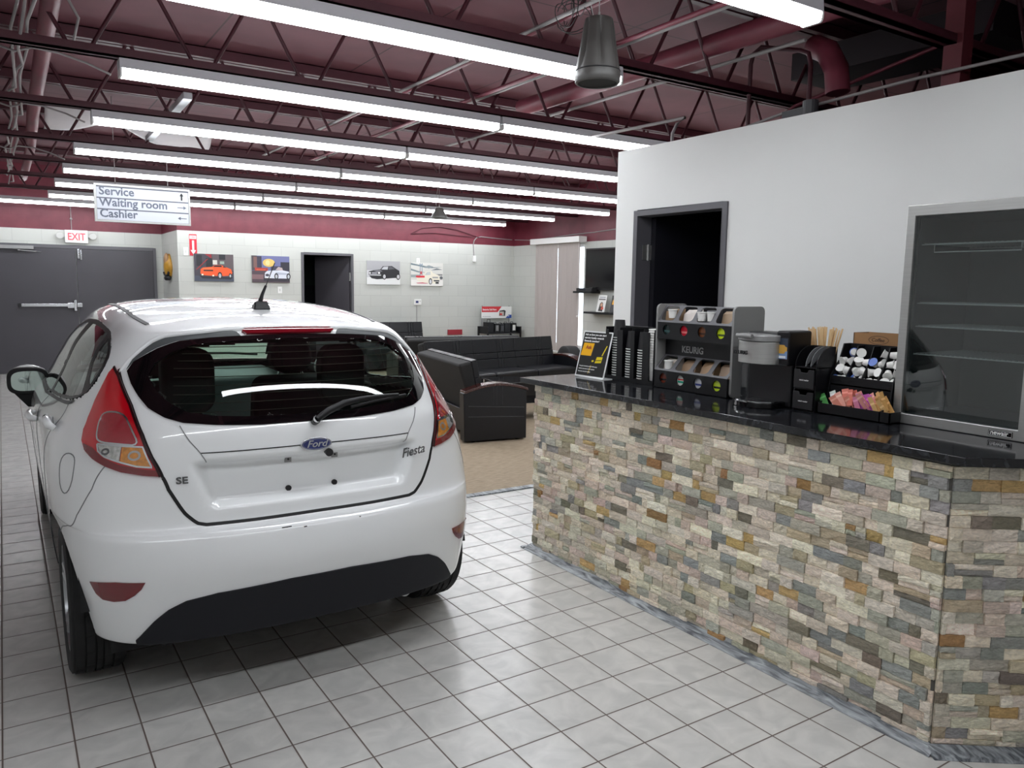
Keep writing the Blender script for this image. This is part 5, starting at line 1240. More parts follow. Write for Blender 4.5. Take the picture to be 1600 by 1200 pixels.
b = MB(); b.prism(rrect(W_-.152, .008, W_-.070, .030, .002), 0, .0015, Mf); lg = b.build('brand_plate', M['black_gloss'], dr, w=True)
b = MB(); b.tube([Mf @ Vector(p) for p in [(W_-.149, .0105, .0018), (W_-.073, .0105, .0018), (W_-.073, .0275, .0018), (W_-.149, .0275, .0018), (W_-.149, .0105, .0018)]], .0007, 4); b.build('brand_border', M['ink_white'], lg, w=True)
text('newair', .022, Mf @ Matrix.Translation((W_-.145, .0135, .0016)), M['ink_white'], lg, 'brand_lettering', .0005, 0, 'LEFT', .018, w=True, xs=1.0)
# ------------------------------------------------------------------ lounge furniture
SEAT = .42
def sofa(L, loc, rz, label, arms=True, group='black leather sofas', D=.70, H=.82, nsec=3, cloth_back=True):
    """local axes: seat faces -y, length along x from 0 to L, arms included; origin at the front left floor corner"""
    s = thing('sofa', label, 'sofa', loc, rz, group); aw = .13 if arms else 0.
    b = MB(); b.box(aw, .06, .06, L-aw, D-.12, .30); b.build('sofa_base', M['leather'], s, bevel=.01)
    # seat cushion with stitched bands
    sc = MB(); n = nsec
    xs = [aw+.005]; w_ = (L-2*aw-.01)/n
    for k in range(n): xs.append(aw+.005+w_*(k+1))
    for k in range(n): sc.box(xs[k]+.002, .0, .30, xs[k+1]-.002, D-.16, SEAT+.02)
    sc.build('seat_cushion', M['leather'], s, bevel=.035, seg=3)
    # back: leaning, panelled 3 rows with a crossing band
    th = .20; lean = math.radians(12); Mb_ = Matrix.Translation((0, D-.30, SEAT-.05)) @ Matrix.Rotation(-lean, 4, 'X')
    hb = (H-SEAT+.05)/math.cos(lean)
    bk = MB(); rows = [(0, hb*.42), (hb*.425, hb*.60), (hb*.605, hb)]
    cuts = []
    for k in range(n):
        a, c = xs[k], xs[k+1]; m_ = c-w_*.36
        cuts += [(a, m_-.055), (m_-.053, m_-.001), (m_+.001, m_+.053), (m_+.055, c)]
    for z0, z1 in rows:
        for a, c in cuts: 
            v = [(a+.001, 0, z0), (c-.001, 0, z0), (c-.001, .06, z0), (a+.001, .06, z0), (a+.001, 0, z1), (c-.001, 0, z1), (c-.001, .06, z1), (a+.001, .06, z1)]
            v = [tuple(Mb_ @ Vector(p)) for p in v]; bk.hexa(v[:4], v[4:])
    bk.build('back_cushion', M['leather'], s, bevel=.008, seg=2)
    br = MB(); e = .0 if not arms else .0
    v = [(xs[0], .05, -.36), (xs[-1], .05, -.36), (xs[-1], th-.085, -.345), (xs[0], th-.085, -.345), (xs[0], .05, hb-.004), (xs[-1], .05, hb-.004), (xs[-1], th, hb-.004), (xs[0], th, hb-.004)]
    v = [tuple(Mb_ @ Vector(p)) for p in v]; br.hexa(v[:4], v[4:]); br.build('back_frame', M['fabric_black'] if cloth_back else M['leather'], s, bevel=.03, seg=3)
    if arms:
        top = [(-.01, .50)]+[(-.01+(D-.02)*i/12, .50+.095*math.sin(PI*(.12+.80*i/12))) for i in range(13)]
        side = [(0, .02)]+[(p[0]+.012, p[1]-.02) for p in top[1:]]+[(D-.03, .02)]
        for x in (0, L-aw):
            Ma = Matrix(((0, 0, 1, x), (1, 0, 0, 0), (0, 1, 0, 0), (0, 0, 0, 1)))
            a = MB(); a.prism(side, 0, aw, Ma); am = a.build('armrest', M['leather'], s, bevel=.012)
            w = MB(); capp = [(p[0], p[1]) for p in top[1:]]+[(p[0], p[1]-.028) for p in reversed(top[1:])]
            w.prism(capp, -.008, aw+.008, Ma); w.build('arm_cap', M['wood_red'], am, bevel=.006)
            g = MB()     # stitched seams on the outer face of the arm
            xo = x-.001 if x == 0 else x+aw+.001
            g.tube([(xo, .03, .34), (xo, D-.07, .375)], .003, 6); g.tube([(xo, .03, .245), (xo, D-.07, .27)], .003, 6)
            for yy in (.27, .33, .37): g.tube([(xo, yy, .375), (xo, yy, .56)], .0018, 5)
            g.build('arm_stitching', M['dark_grey_plastic'], am)
    for x in (.06, L-.06):
        for y in (.08, D-.14): MB().cyl((x, y, 0), (x, y, .062), .02, 12).build('sofa_foot', M['black_plastic'], s)
    return s
# nearest sofa seen from its end: its seat faces +x, the end with the wooden arm cap faces the viewer
sofa(1.72, (2.832, 4.40, 0), math.radians(80.6), 'black sofa seen from its end, back turned to the car', D=.70)
sofa(2.54, (2.84, 6.23, 0), math.radians(10), 'long black leather sofa facing the viewer beyond the end-on sofa', D=.72, H=.84)
sofa(2.03, (5.16, 8.24, 0), math.radians(170), 'black sofa back to back behind the long sofa, only its top showing', D=.70)
sofa(1.35, (3.72, 10.72, 0), math.radians(0), 'black sofa against the back wall beside the thermostat', arms=False, D=.72, H=.86, nsec=2, cloth_back=False)
ctb = thing('coffee_table', 'black glass coffee table with chrome shelves behind the counter end', 'coffee table', (3.62, 5.62, 0), math.radians(-9))
MB().box(-.45, -.3, .44, .45, .3, .452).build('table_top', M['black_gloss'], ctb, bevel=.004); MB().box(-.42, -.27, .2, .42, .27, .208).build('lower_shelf', M['black_gloss'], ctb, bevel=.003)
for x in (-.42, .42):
    for y in (-.27, .27): MB().cyl((x, y, 0), (x, y, .44), .016, 14).build('table_leg', M['chrome'], ctb, smooth=40)
# ------------------------------------------------------------------ battery stand
bs = thing('battery_stand', 'black metal battery stand with a red and white sign by the corner', 'display stand', (6.95, 11.3, 0))
b = MB(); X0, X1, Y0, Y1 = 6.45, 7.22, 11.12, 11.48
for x in (X0, X1):
    for y in (Y0, Y1): b.box(x-.015, y-.015, .006, x+.015, y+.015, .74)
b.box(X0, Y0, .60, X1, Y1, .62); b.box(X0, Y0, .25, X1, Y1, .27); b.box(X0, Y0-.01, .62, X0+.012, Y1, .74); b.box(X1-.012, Y0-.01, .62, X1, Y1, .74); b.box(X0, Y1-.01, .70, X1, Y1, .74)
b.build('stand_frame', M['black_satin'], bs, w=True)
b = MB(); [b.box(x-.01, Y1-.03, .62, x+.01, Y1-.01, 1.15) for x in (6.52, 7.16)]; b.build('sign_post', M['silver_plastic'], bs, w=True)
sx0, sx1, sz0, sz1 = 6.49, 7.20, .90, 1.135
b = MB(); b.col((238, 238, 236)).box(sx0, Y1-.05, sz0, sx1, Y1-.04, sz1); Fr = lambda x, z, y=0: frame((x, Y1-.0505-y, z), (1, 0, 0), (0, 0, 1))
W2, H2 = sx1-sx0, sz1-sz0; Ms = Fr(sx0, sz0)
b.col((206, 38, 46)).prism([(0, H2*.52), (W2*.53, H2*.52), (W2*.66, H2), (0, H2)], 0, .001, Ms); b.col((34, 78, 168)).prism([(W2*.8, 0), (W2, 0), (W2, H2*.28), (W2*.9, H2*.28)], 0, .001, Ms)
b.col((40, 40, 44)).prism([(W2*.58, H2*.2), (W2*.78, H2*.18), (W2*.8, H2*.62), (W2*.75, H2*.7), (W2*.59, H2*.64)], 0, .001, Ms).col((196, 190, 180)).prism([(W2*.6, H2*.24), (W2*.74, H2*.22), (W2*.74, H2*.56), (W2*.6, H2*.56)], .001, .0015, Ms).col((206, 38, 46)).prism([(W2*.6, H2*.26), (W2*.68, H2*.26), (W2*.68, H2*.4), (W2*.6, H2*.42)], .0015, .002, Ms)
b.col((240, 240, 245)).prism([(W2*.88, H2*.14), (W2*.93, H2*.16), (W2*.92, H2*.21), (W2*.88, H2*.2)], .001, .0015, Ms); sb = b.build('sign_board', M['print'], bs, w=True)
text('Batteries Sold Here', .055, Ms @ Matrix.Translation((.02, H2*.66, .0012)), M['ink_white'], sb, 'sign_lettering', .0005, 0, 'LEFT', .018, w=True, xs=.74)
text('Ask us for a free test', .022, Ms @ Matrix.Translation((.02, H2*.12, .0012)), M['ink_grey'], sb, 'sign_lettering', .0005, 0, 'LEFT', .0, w=True)
bl_ = ['leftmost battery on the stand, with a raised carrying handle', 'battery on the stand with a grey label, second from left', 'third battery from left on the stand, with a grey panel', 'fourth battery from left, on the battery stand', 'rightmost battery on the stand, with a white label']
for k, (x, w_, h_) in enumerate(((6.56, .15, .205), (6.71, .12, .18), (6.83, .11, .17), (6.96, .14, .185), (7.11, .13, .185))):
    c = thing('car_battery', 'black '+bl_[k], 'battery', (x, 11.28, .622), 0, 'batteries on the stand'); w2 = w_/2-.004
    MB().box(-w2, -.09, 0, w2, .09, h_).build('battery_case', M['black_satin'], c, bevel=.004)
    q = MB(); [q.cyl((s_*w2*.6, -.05, h_), (s_*w2*.6, -.05, h_+.012), .008, 10) for s_ in (-1, 1)]; q.build('terminal', M['galv'], c)
    q = MB(); q.tube([(-w2*.5, 0, h_), (-w2*.45, 0, h_+(.055 if k == 0 else .02)), (w2*.45, 0, h_+(.055 if k == 0 else .02)), (w2*.5, 0, h_)], .006, 6); q.build('battery_handle', M['black_plastic'], c)
    if k in (1, 2, 4): MB().box(-w2*.5, -.092, h_*.2, w2*.55, -.09, h_*.8).build('battery_label', [0, M['grey_panel'], M['dark_grey_plastic'], 0, M['white_plastic']][k], c)
# ------------------------------------------------------------------ wheel with tyre by the window
wt = thing('loose_wheel', 'black spoked wheel with tyre standing beside the long sofa\'s right arm', 'wheel', (6.9, 9.2, .19)); 

wt.location = (5.66, 7.42, .331); wt.rotation_euler = (0, 0, math.radians(-103))
t_ = MB(); t_.lathe([(.21, -.1), (.29, -.11), (.325, -.09), (.33, 0), (.325, .09), (.29, .11), (.21, .1), (.21, -.1)], 48, 'y'); t_.build('wheel_tyre', M['rubber'], wt, smooth=40)
r_ = MB(); r_.lathe([(.212, -.1), (.2, -.1), (.19, -.05), (.19, .09), (.212, .1)], 40, 'y', cap=False)
for k in range(7):
    a = 2*PI*k/7; r_.cyl((.03*math.cos(a), -.07, .03*math.sin(a)), (.2*math.cos(a), -.085, .2*math.sin(a)), .022, 8, .013)
r_.cyl((0, -.08, 0), (0, -.05, 0), .05, 20); r_.build('wheel_rim', M['black_gloss'], wt, smooth=40)
# ------------------------------------------------------------------ window blinds
vb = thing('vertical_blinds', 'taupe vertical blinds with a white valance over the window', 'blinds', (7.26, 10, 2.36))
MB().box(7.16, 9.19, 2.355, 7.345, 10.74, 2.46).build('valance', M['white_plastic'], vb, w=True, bevel=.004)
nb = 15
for k in range(nb):
    y = 9.335+1.22*k/(nb-1)+(.055 if k > 6 else 0)
    g = .02 if k < 7 else -.02
    a = math.radians((-17, -24, -12, -20, -8)[k % 5]); c_, s_ = math.cos(a), math.sin(a); hw = (.05, .046, .052)[k % 3]
    P = [(-s_*hw+.008*(1-(t/hw)**2 if False else 0), 0) for t in (0,)]
    b = MB(); pts = []
    for t in (-1, -.5, 0, .5, 1): pts.append((7.255+s_*hw*t+.006*(1-t*t)*c_, y+c_*hw*t))
    pts2 = [(x+.0012, yy) for x, yy in reversed(pts)]
    b.prism(pts+pts2, .34, 2.36, None); b.build('blind_slat', M['blind'], vb, w=True)
b = MB(); b.tube([(7.22, 9.26, 2.36), (7.22, 9.26, 1.05)], .003, 6); b.ball((7.22, 9.26, 1.02), .02, 8); b.build('blind_cord', M['white_plastic'], vb, w=True)
tag(MB().box(WRE-.12, 9.2, .30, WRE, 10.75, .335).build('window_ledge', M['white_matte'], bevel=.004), 'white ledge below the window blinds', 'ledge')
# ------------------------------------------------------------------ television and shelves on the right wall
tv = thing('wall_television', 'black flat television mounted on the lounge side wall', 'television', (7.30, 8.6, 1.86))
MB().box(7.262, 7.85, 1.50, 7.30, 9.11, 2.235).build('screen_body', M['black_satin'], tv, w=True, bevel=.004); MB().box(7.258, 7.875, 1.535, 7.262, 9.085, 2.21).build('screen', mat('dark_screen', (12, 12, 15), .12, spec=.25), tv, w=True); MB().box(7.30, 8.3, 1.7, WRE, 8.7, 2.05).build('wall_bracket', M['black_plastic'], tv, w=True)
def shelf(y0, y1, z, label): return tag(MB().box(WRE-.22, y0, z-.035, WRE, y1, z).build('wall_shelf', M['black_satin'], bevel=.003), label, 'shelf', 'floating shelves')
shelf(8.78, 9.29, 1.478, 'small black floating shelf under the television corner, carrying a media box'); shelf(7.9, 8.97, 1.12, 'lower black floating shelf holding two brochures')
mbx = thing('media_box', 'black media box on the small shelf below the television', 'media box', (7.24, 9.0, 1.478)); MB().box(-.09, -.22, 0, .07, .22, .055).build('box_case', M['black_plastic'], mbx, bevel=.005); MB().box(-.092, -.05, .015, -.09, .12, .04).build('display_window', mat('blue_black_display', (16, 18, 40), .2), mbx); MB().box(-.05, -.2, .055, .02, -.1, .075).build('box_dongle', M['black_plastic'], mbx)
for y, nm, big in ((8.58, 'white brochure stand with a photo of a person, on the lower shelf', 1), (8.22, 'dark flyer with an orange block on the lower shelf', 0)):
    st = thing('brochure_stand', nm, 'brochure', (7.22, y, 1.12)); Mt = frame((-.03, .11, .002), (0, -1, 0), (.22, 0, 1)); b = MB()
    b.col((228, 228, 226) if big else (60, 60, 62)).prism([(0, 0), (.22, 0), (.22, .30), (0, .30)], -.004, 0, Mt)
    if big:
        b.col((176, 180, 184)).prism([(.03, .25), (.19, .25), (.19, .275), (.03, .275)], 0, .001, Mt).col((90, 90, 92)).prism([(.02, .215), (.2, .215), (.2, .235), (.02, .235)], 0, .001, Mt)
        b.col((54, 50, 50)).prism([(.05, .02), (.17, .01), (.16, .1), (.15, .16), (.11, .18), (.07, .15), (.06, .09)], 0, .001, Mt).col((206, 160, 130)).prism([(.09, .1), (.14, .1), (.145, .145), (.115, .165), (.088, .14)], .001, .0015, Mt).col((196, 80, 60)).prism([(.12, .04), (.19, .05), (.17, .1), (.12, .09)], .001, .0015, Mt)
    else: b.col((230, 168, 40)).prism([(.03, .14), (.19, .14), (.2, .22), (.04, .22)], 0, .001, Mt)
    b.build('brochure_sheet', M['print'], st); MB().box(-.045, -.11, 0, .06, .11, .004).build('stand_foot', M['glass_clear'], st)
# ------------------------------------------------------------------ things on the back walls
def onwall(x0, z0, x1, z1, y=WB): return frame((x0, y, z0), (1, 0, 0), (0, 0, 1)), x1-x0, z1-z0
def canvas(x0, z0, x1, z1, label, paint):
    Mw, W_, H_ = onwall(x0, z0, x1, z1, WB-.03); c = thing('canvas_print', label, 'picture', (x0, WB-.015, z0), 0, 'car pictures on the back wall')
    MB().prism([(0, 0), (W_, 0), (W_, H_), (0, H_)], -.03, 0, Mw).build('canvas', M['white_matte'], c, w=True, bevel=.003)
    b = MB(); L = [0.]
    def sh(rgb, pts, lay=None):
        L[0] += .00035; b.col(rgb).prism([(x*W_, y*H_) for x, y in pts], 0, L[0], Mw)
    paint(sh); b.build('printed_picture', M['print'], c, w=True); return c
def ell(cx, cy, rx, ry, n=20): return [(cx+rx*math.cos(2*PI*i/n), cy+ry*math.sin(2*PI*i/n)) for i in range(n)]
R4 = lambda a, b_, c, d: [(a, b_), (c, b_), (c, d), (a, d)]
def p1(s):
    s((66, 62, 72), R4(.0, 0, 1, 1)); s((92, 82, 86), R4(.46, .4, 1, 1)); s((34, 34, 42), R4(.06, .55, .2, .95)); s((30, 32, 40), R4(.63, .8, .79, .99)); s((30, 34, 40), R4(.3, .52, .46, .85)); s((210, 208, 200), R4(.47, .62, .58, .78)); s((150, 168, 156), R4(.65, .64, .76, .74))
    s((150, 36, 46), [(.04, .42), (.33, .82), (.36, .82), (.07, .42)]); s((150, 36, 46), [(.27, .99), (.44, .84), (.44, .99)]); s((70, 76, 92), R4(0, 0, 1, .2)); s((40, 42, 52), [(.12, .2), (.98, .16), (.92, .08), (.2, .1)])
    s((240, 92, 40), [(.15, .28), (.16, .44), (.22, .5), (.45, .53), (.52, .6), (.68, .6), (.82, .52), (.93, .46), (.96, .32), (.92, .22), (.75, .2), (.45, .2), (.22, .22)]); s((250, 120, 66), [(.2, .47), (.45, .5), (.5, .46), (.22, .43)])
    s((40, 26, 26), [(.47, .53), (.52, .59), (.68, .59), (.7, .53)]); s((30, 24, 26), R4(.23, .37, .47, .42)); s((60, 30, 24), [(.72, .52), (.74, .57), (.82, .51)])
    for cx, r in ((.64, .075), (.905, .05)): s((22, 22, 26), ell(cx, .22, r*.75, r*1.7)); s((180, 184, 190), ell(cx, .21, r*.45, r*1.1))
    s((250, 240, 220), ell(.2, .24, .025, .03)); s((250, 240, 220), ell(.47, .21, .025, .03))
def p2(s):
    s((108, 112, 156), R4(0, .4, 1, 1)); s((74, 66, 70), R4(0, .45, .14, 1)); s((120, 88, 84), R4(.05, .55, .22, .95)); s((60, 58, 74), R4(.14, .5, .26, .98)); s((48, 46, 58), R4(.76, .45, 1, .78)); s((66, 64, 84), R4(.5, .45, .76, .62)); s((226, 190, 104), ell(.45, .74, .16, .15)); s((240, 214, 150), ell(.42, .74, .06, .1)); s((232, 196, 110), ell(.53, .73, .06, .11))
    s((176, 62, 52), R4(.08, .43, .42, .55)); s((232, 110, 70), R4(.12, .46, .36, .49)); s((80, 66, 74), R4(0, 0, 1, .44)); s((52, 48, 58), R4(.3, .05, 1, .22)); s((130, 100, 104), R4(0, .12, .3, .3)); s((190, 172, 172), [(.62, .48), (.7, .6), (.8, .56), (.82, .46)])
    s((216, 220, 230), [(.33, .22), (.34, .36), (.4, .44), (.6, .46), (.82, .47), (.98, .42), (1, .2), (.9, .16), (.6, .16), (.4, .17)]); s((178, 184, 200), [(.62, .4), (.98, .36), (.98, .3), (.66, .3)])
    s((70, 70, 82), ell(.4, .28, .05, .05)); s((240, 240, 244), R4(.33, .17, .5, .2))
    for cx in (.64, .965): s((34, 34, 40), ell(cx, .24, .055, .12)); s((190, 194, 200), ell(cx, .235, .03, .075))
def p3(s):
    s((168, 168, 172), R4(0, 0, 1, 1)); s((200, 200, 203), R4(0, .3, 1, .6)); s((226, 227, 227), R4(0, 0, 1, .3)); s((40, 40, 44), [(.05, .4), (.06, .55), (.2, .6), (.4, .64), (.48, .78), (.75, .8), (.88, .68), (.98, .6), (.99, .42), (.94, .3), (.6, .26), (.3, .22), (.14, .26)])
    s((190, 192, 196), [(.43, .64), (.5, .76), (.64, .77), (.62, .64)]); s((90, 90, 96), [(.65, .64), (.66, .77), (.74, .77), (.84, .67)]); s((120, 120, 126), [(.2, .58), (.4, .62), (.47, .56), (.3, .52)]); s((214, 214, 216), R4(.06, .38, .42, .42)); s((230, 230, 232), ell(.09, .48, .03, .035)); s((230, 230, 232), ell(.36, .49, .035, .04)); s((150, 150, 156), R4(.15, .44, .3, .52))
    for cx in (.52, .94): s((20, 20, 22), ell(cx, .34, .06, .13)); s((200, 200, 204), ell(cx, .34, .04, .09))
def p4(s):
    s((214, 213, 208), R4(0, 0, 1, 1)); s((112, 128, 134), [(0, .98), (.2, .92), (.45, .86), (.7, .82), (.98, .84), (.7, .78), (.45, .78), (.2, .86), (0, .9)]); s((140, 150, 154), [(.4, .82), (.55, .9), (.7, .84), (.55, .76)]); s((120, 136, 140), [(0, .74), (.22, .64), (.45, .58), (.22, .58), (0, .66)]); s((150, 160, 160), R4(0, .36, .3, .48)); s((110, 118, 122), [(.62, .68), (.8, .78), (.98, .72), (.8, .7)])
    s((130, 146, 160), R4(.27, .45, .29, .98)); s((130, 146, 160), R4(.33, .45, .35, .98)); s((130, 146, 160), R4(.26, .9, .36, .93)); s((190, 80, 84), R4(.28, .5, .34, .62)); s((120, 120, 120), R4(.6, .46, .98, .52)); s((234, 232, 228), R4(0, 0, 1, .26)); s((200, 90, 110), [(.15, .13), (.5, .16), (.52, .1), (.2, .1)])
    s((236, 230, 214), [(.17, .3), (.2, .42), (.4, .44), (.46, .62), (.62, .66), (.68, .56), (.85, .48), (.9, .32), (.84, .12), (.6, .1), (.3, .16), (.2, .2)]); s((214, 48, 60), [(.14, .38), (.16, .44), (.42, .44), (.42, .36), (.2, .35)]); s((196, 200, 200), [(.42, .46), (.48, .6), (.6, .63), (.6, .48)])
    s((60, 64, 70), R4(.7, .2, .88, .26)); s((90, 94, 100), ell(.94, .36, .05, .07)); s((160, 160, 160), R4(.66, .34, .84, .4))
    for cx in (.6,): s((50, 50, 54), ell(cx, .2, .055, .14)); s((210, 212, 214), ell(cx, .19, .035, .1))
    s((40, 42, 46), R4(.76, .1, .86, .18))
canvas(1.101, 1.555, 1.726, 2.001, 'canvas picture of an orange muscle car, leftmost on the back wall', p1)
canvas(2.023, 1.548, 2.669, 2.001, 'canvas picture of a silver roadster before city lights, left of the open door', p2)
canvas(4.102, 1.542, 4.769, 1.977, 'black and white canvas picture of a dark coupe, right of the open door', p3)
canvas(4.996, 1.529, 5.685, 1.968, 'canvas picture of a cream classic car with a red fin, above the thermostat', p4)
def plate(x, z, w_, h_, label, nm='wall_plate', m='white_plastic', cat='wall plate'):
    o = thing(nm, label, cat, (x, WB, z)); MB().box(-w_/2, -.012, -h_/2, w_/2, 0, h_/2).build('plate', M[m], o, bevel=.003); MB().box(-w_*.15, -.018, -h_*.18, w_*.15, -.012, h_*.18).build('switch_rocker', M['white_matte'], o); return o
plate(2.499, 1.424, .075, .115, 'white switch plate below the roadster picture'); plate(5.158, 1.985+.01, .07, .12, 'small white plate above the classic car picture'); plate(.985, 2.03, .07, .13, 'small white box left of the red arrow sign on the back wall')
th = thing('thermostat', 'white thermostat with a small blue display on the back wall', 'thermostat', (5.144, WB, 1.217)); MB().box(-.075, -.03, -.055, .075, 0, .055).build('thermostat_case', M['white_plastic'], th, bevel=.006); MB().box(-.045, -.032, -.018, .01, -.03, .025).build('display', mat('lcd_blue', (48, 60, 110), .3), th); MB().box(.035, -.033, .012, .052, -.03, .026).build('button', M['grey_panel'], th)
tag(MB().tube([(5.13, WB-.006, 1.16), (5.135, WB-.006, .4)], .005, 6).build('thermostat_wire', M['wire_grey']), 'thin wire running down from the thermostat', 'wire')
cb = thing('conduit_box', 'white wall box fed by a bent conduit near the corner', 'wall box', (6.39, WB, 2.08)); MB().box(-.035, -.04, -.06, .035, 0, .06).build('box_body', M['white_plastic'], cb, bevel=.004)
MB().tube([(0, -.015, .06), (-.02, -.015, .28), (0, -.015, .36), (.06, -.015, .42), (.16, -.015, .44), (.55, -.015, .42), (.9, -.015, .41)], .009, 8).build('conduit_bend', M['wire_grey'], cb, smooth=60)
tag(MB().tube([(WRE-.012, WB-.05, 2.49), (WRE-.012, 11., 2.46), (WRE-.012, 10.4, 2.475), (WRE-.012, 9.6, 2.51), (WRE-.012, 9, 2.52), (WRE-.012, 7.2, 2.60)], .009, 8).build('wall_conduit', M['wire_grey'], smooth=60), 'pale conduit running along the maroon band of the side wall', 'conduit')
tag(MB().tube([(5.0, WB-.02, 2.50), (5.25, WB-.03, 2.62), (5.6, WB-.03, 2.66), (6.0, WB-.03, 2.62), (6.5, WB-.03, 2.5)], .007, 6).tube([(5.0, WB-.02, 2.5), (5.5, WB-.03, 2.54), (6.4, WB-.03, 2.5)], .006, 6).build('hanging_cable', M['maroon'], smooth=60), 'dark cable drooping on the maroon band of the back wall', 'cable')
fs_ = thing('fire_extinguisher_sign', 'red fire extinguisher sign with a white down arrow on the wall corner', 'sign', (1.13, WB, 2.12)); b = MB(); Mw = frame((1.045, WB-.004, 1.93+.035), (1, 0, 0), (0, 0, 1))
b.col((200, 34, 54)).prism(R4(0, 0, .115, .345), -.004, 0, Mw); b.col((240, 238, 238)).prism([(.0575, .02), (.1, .09), (.073, .09), (.073, .245), (.042, .245), (.042, .09), (.015, .09)], 0, .001, Mw); b.col((244, 240, 240)).prism(R4(.008, .27, .107, .325), 0, .001, Mw); b.build('sign_board', M['print'], fs_, w=True)
text('FIRE', .045, Mw @ Matrix.Translation((.0575, .282, .0015)), mat('sign_red', (200, 34, 54), .5), fs_, 'sign_lettering', .0004, 0, 'CENTER', .015, w=True)
ex = thing('exit_sign', 'white exit sign with red letters and two emergency lamp heads above the double doors', 'exit sign', (-.457, WR, 2.262)); MB().box(-.17, -.06, -.105, .17, 0, .105).build('sign_case', M['white_plastic'], ex, bevel=.006)
text('EXIT', .165, frame((0, -.061, -.058), (1, 0, 0), (0, 0, 1)), emis('exit_red', (255, 62, 72), 1.6), ex, 'sign_lettering', .002, 0, 'CENTER', .02, xs=.78)
for s_ in (-1, 1):
    h_ = MB(); h_.cyl((s_*.24, -.02, .03), (s_*.24, -.10, .01), .045, 16, .055); h_.box(min(s_*.17, s_*.27), -.04, -.01, max(s_*.17, s_*.27), 0, .03); h_.build('lamp_head', M['white_matte'], ex)
tag(MB().tube([(-.52, WR-.02, 2.37), (-.52, WR-.02, 2.75), (-.54, WR-.03, 3.2)], .006, 6).ball((-.52, WR-.03, 2.55), .02, 8).build('sign_wire', M['wire_grey']), 'thin wire rising from the exit sign up the maroon band', 'wire')
# ornament on the jog wall: a yellow and brown round-bodied wall plaque with small feet
orn = thing('wall_ornament', 'yellow-brown oval wall ornament on the short wall beside the double doors', 'ornament', (WX-.001, 12.35, 1.80)); b = MB()
b.ball((0, 0, .0), 1., 20, (.09, .25, .21)); b.v = [(min(x, 0), y*(1-.45*max(0, z)/.21), z) for x, y, z in b.v]; b.build('ornament_body', mat('ornament_amber', (196, 146, 48), .4, var=.3, vscale=9), orn, smooth=180)
b = MB(); b.ball((-.05, 0, .10), 1., 16, (.04, .13, .12)); b.v = [(min(x, 0), y, z) for x, y, z in b.v]; b.build('ornament_hood', mat('ornament_tan', (176, 138, 100), .5), orn, smooth=180)
b = MB(); b.tube([(-.06, .21*math.cos(t), -.10-.06*math.sin(t)) for t in [PI*i/12 for i in range(13)]], .018, 8); [b.ball((-.04, y, -.2), .035, 10, (1, 1, 1.2)) for y in (-.14, 0, .14)]; b.build('ornament_base', M['ink'], orn, smooth=60)
tag(MB().box(5.80, WB-.04, .575, 6.12, WB-.01, .675).build('red_brand_plaque', mat('plaque_red', (150, 40, 52), .5)), 'small red plaque low on the back wall above the long sofa', 'plaque')
# ------------------------------------------------------------------ hanging direction sign
hs = thing('direction_sign', 'hanging white direction sign reading Service, Waiting room, Cashier', 'sign', (-.25, 7.05, 2.32)); SX0, SX1, SZ0, SZ1 = -.722, .195, 2.143, 2.523; SY_ = 7.05
W_, H_ = SX1-SX0, SZ1-SZ0; Mw = frame((SX0, SY_-.02, SZ0), (1, 0, 0), (0, 0, 1))
MB().prism(R4(0, 0, W_, H_), -.03, -.004, Mw).build('sign_backing', mat('sign_rail_grey', (96, 98, 112), .4), hs, w=True)
b = MB(); plate_holes(R4(0, 0, W_, H_), [R4(.022, .02, W_-.018, H_-.02)], -.032, .004, Mw, b); b.build('sign_frame', M['steel'], hs, w=True)
for k in range(3):
    z0 = .022+k*(H_-.044)/3; z1 = z0+(H_-.044)/3-.012
    pn = MB().prism(R4(.024, z0, W_-.02, z1), -.004, 0, Mw).build('sign_panel', mat('sign_white', (206, 210, 220), .35) if k == 0 else bpy.data.materials['sign_white'], hs, w=True)
    if k == 0: bpy.data.materials['sign_white'].node_tree.nodes['Principled BSDF'].inputs['Roughness'].default_value = .3
    text(('Cashier', 'Waiting room', 'Service')[k], .115, Mw @ Matrix.Translation((.045, z0+.026, .0005)), M['ink_grey'], pn, 'sign_lettering', .0008, 0, 'LEFT', .022, w=True, xs=.98)
    ar = MB(); cx, cz = W_-.085, (z0+z1)/2; A = [(-.045, -.004), (.015, -.004), (.015, -.018), (.045, 0), (.015, .018), (.015, .004), (-.045, .004)]
    if k == 2: A = [(-.008, -.035), (.008, -.035), (.008, .01), (.02, .01), (0, .042), (-.02, .01), (-.008, .01)]
    if k == 0: A = [(-x, y) for x, y in A][::-1]
    ar.prism([(cx+x, cz+y) for x, y in A], 0, .0012, Mw); ar.build('sign_arrow', M['ink'] if k == 2 else M['ink_grey'], pn, w=True)
for x in (-.52, -.02): MB().tube([(x, SY_, SZ1), (x, SY_, ZD)], .0035, 6).build('hanging_wire', M['wire_grey'], hs, w=True)
MB().tube([(.16, SY_-.01, SZ1), (.12, SY_-.01, SZ1+.06)], .002, 5).build('loose_wire', M['wire_grey'], hs, w=True)
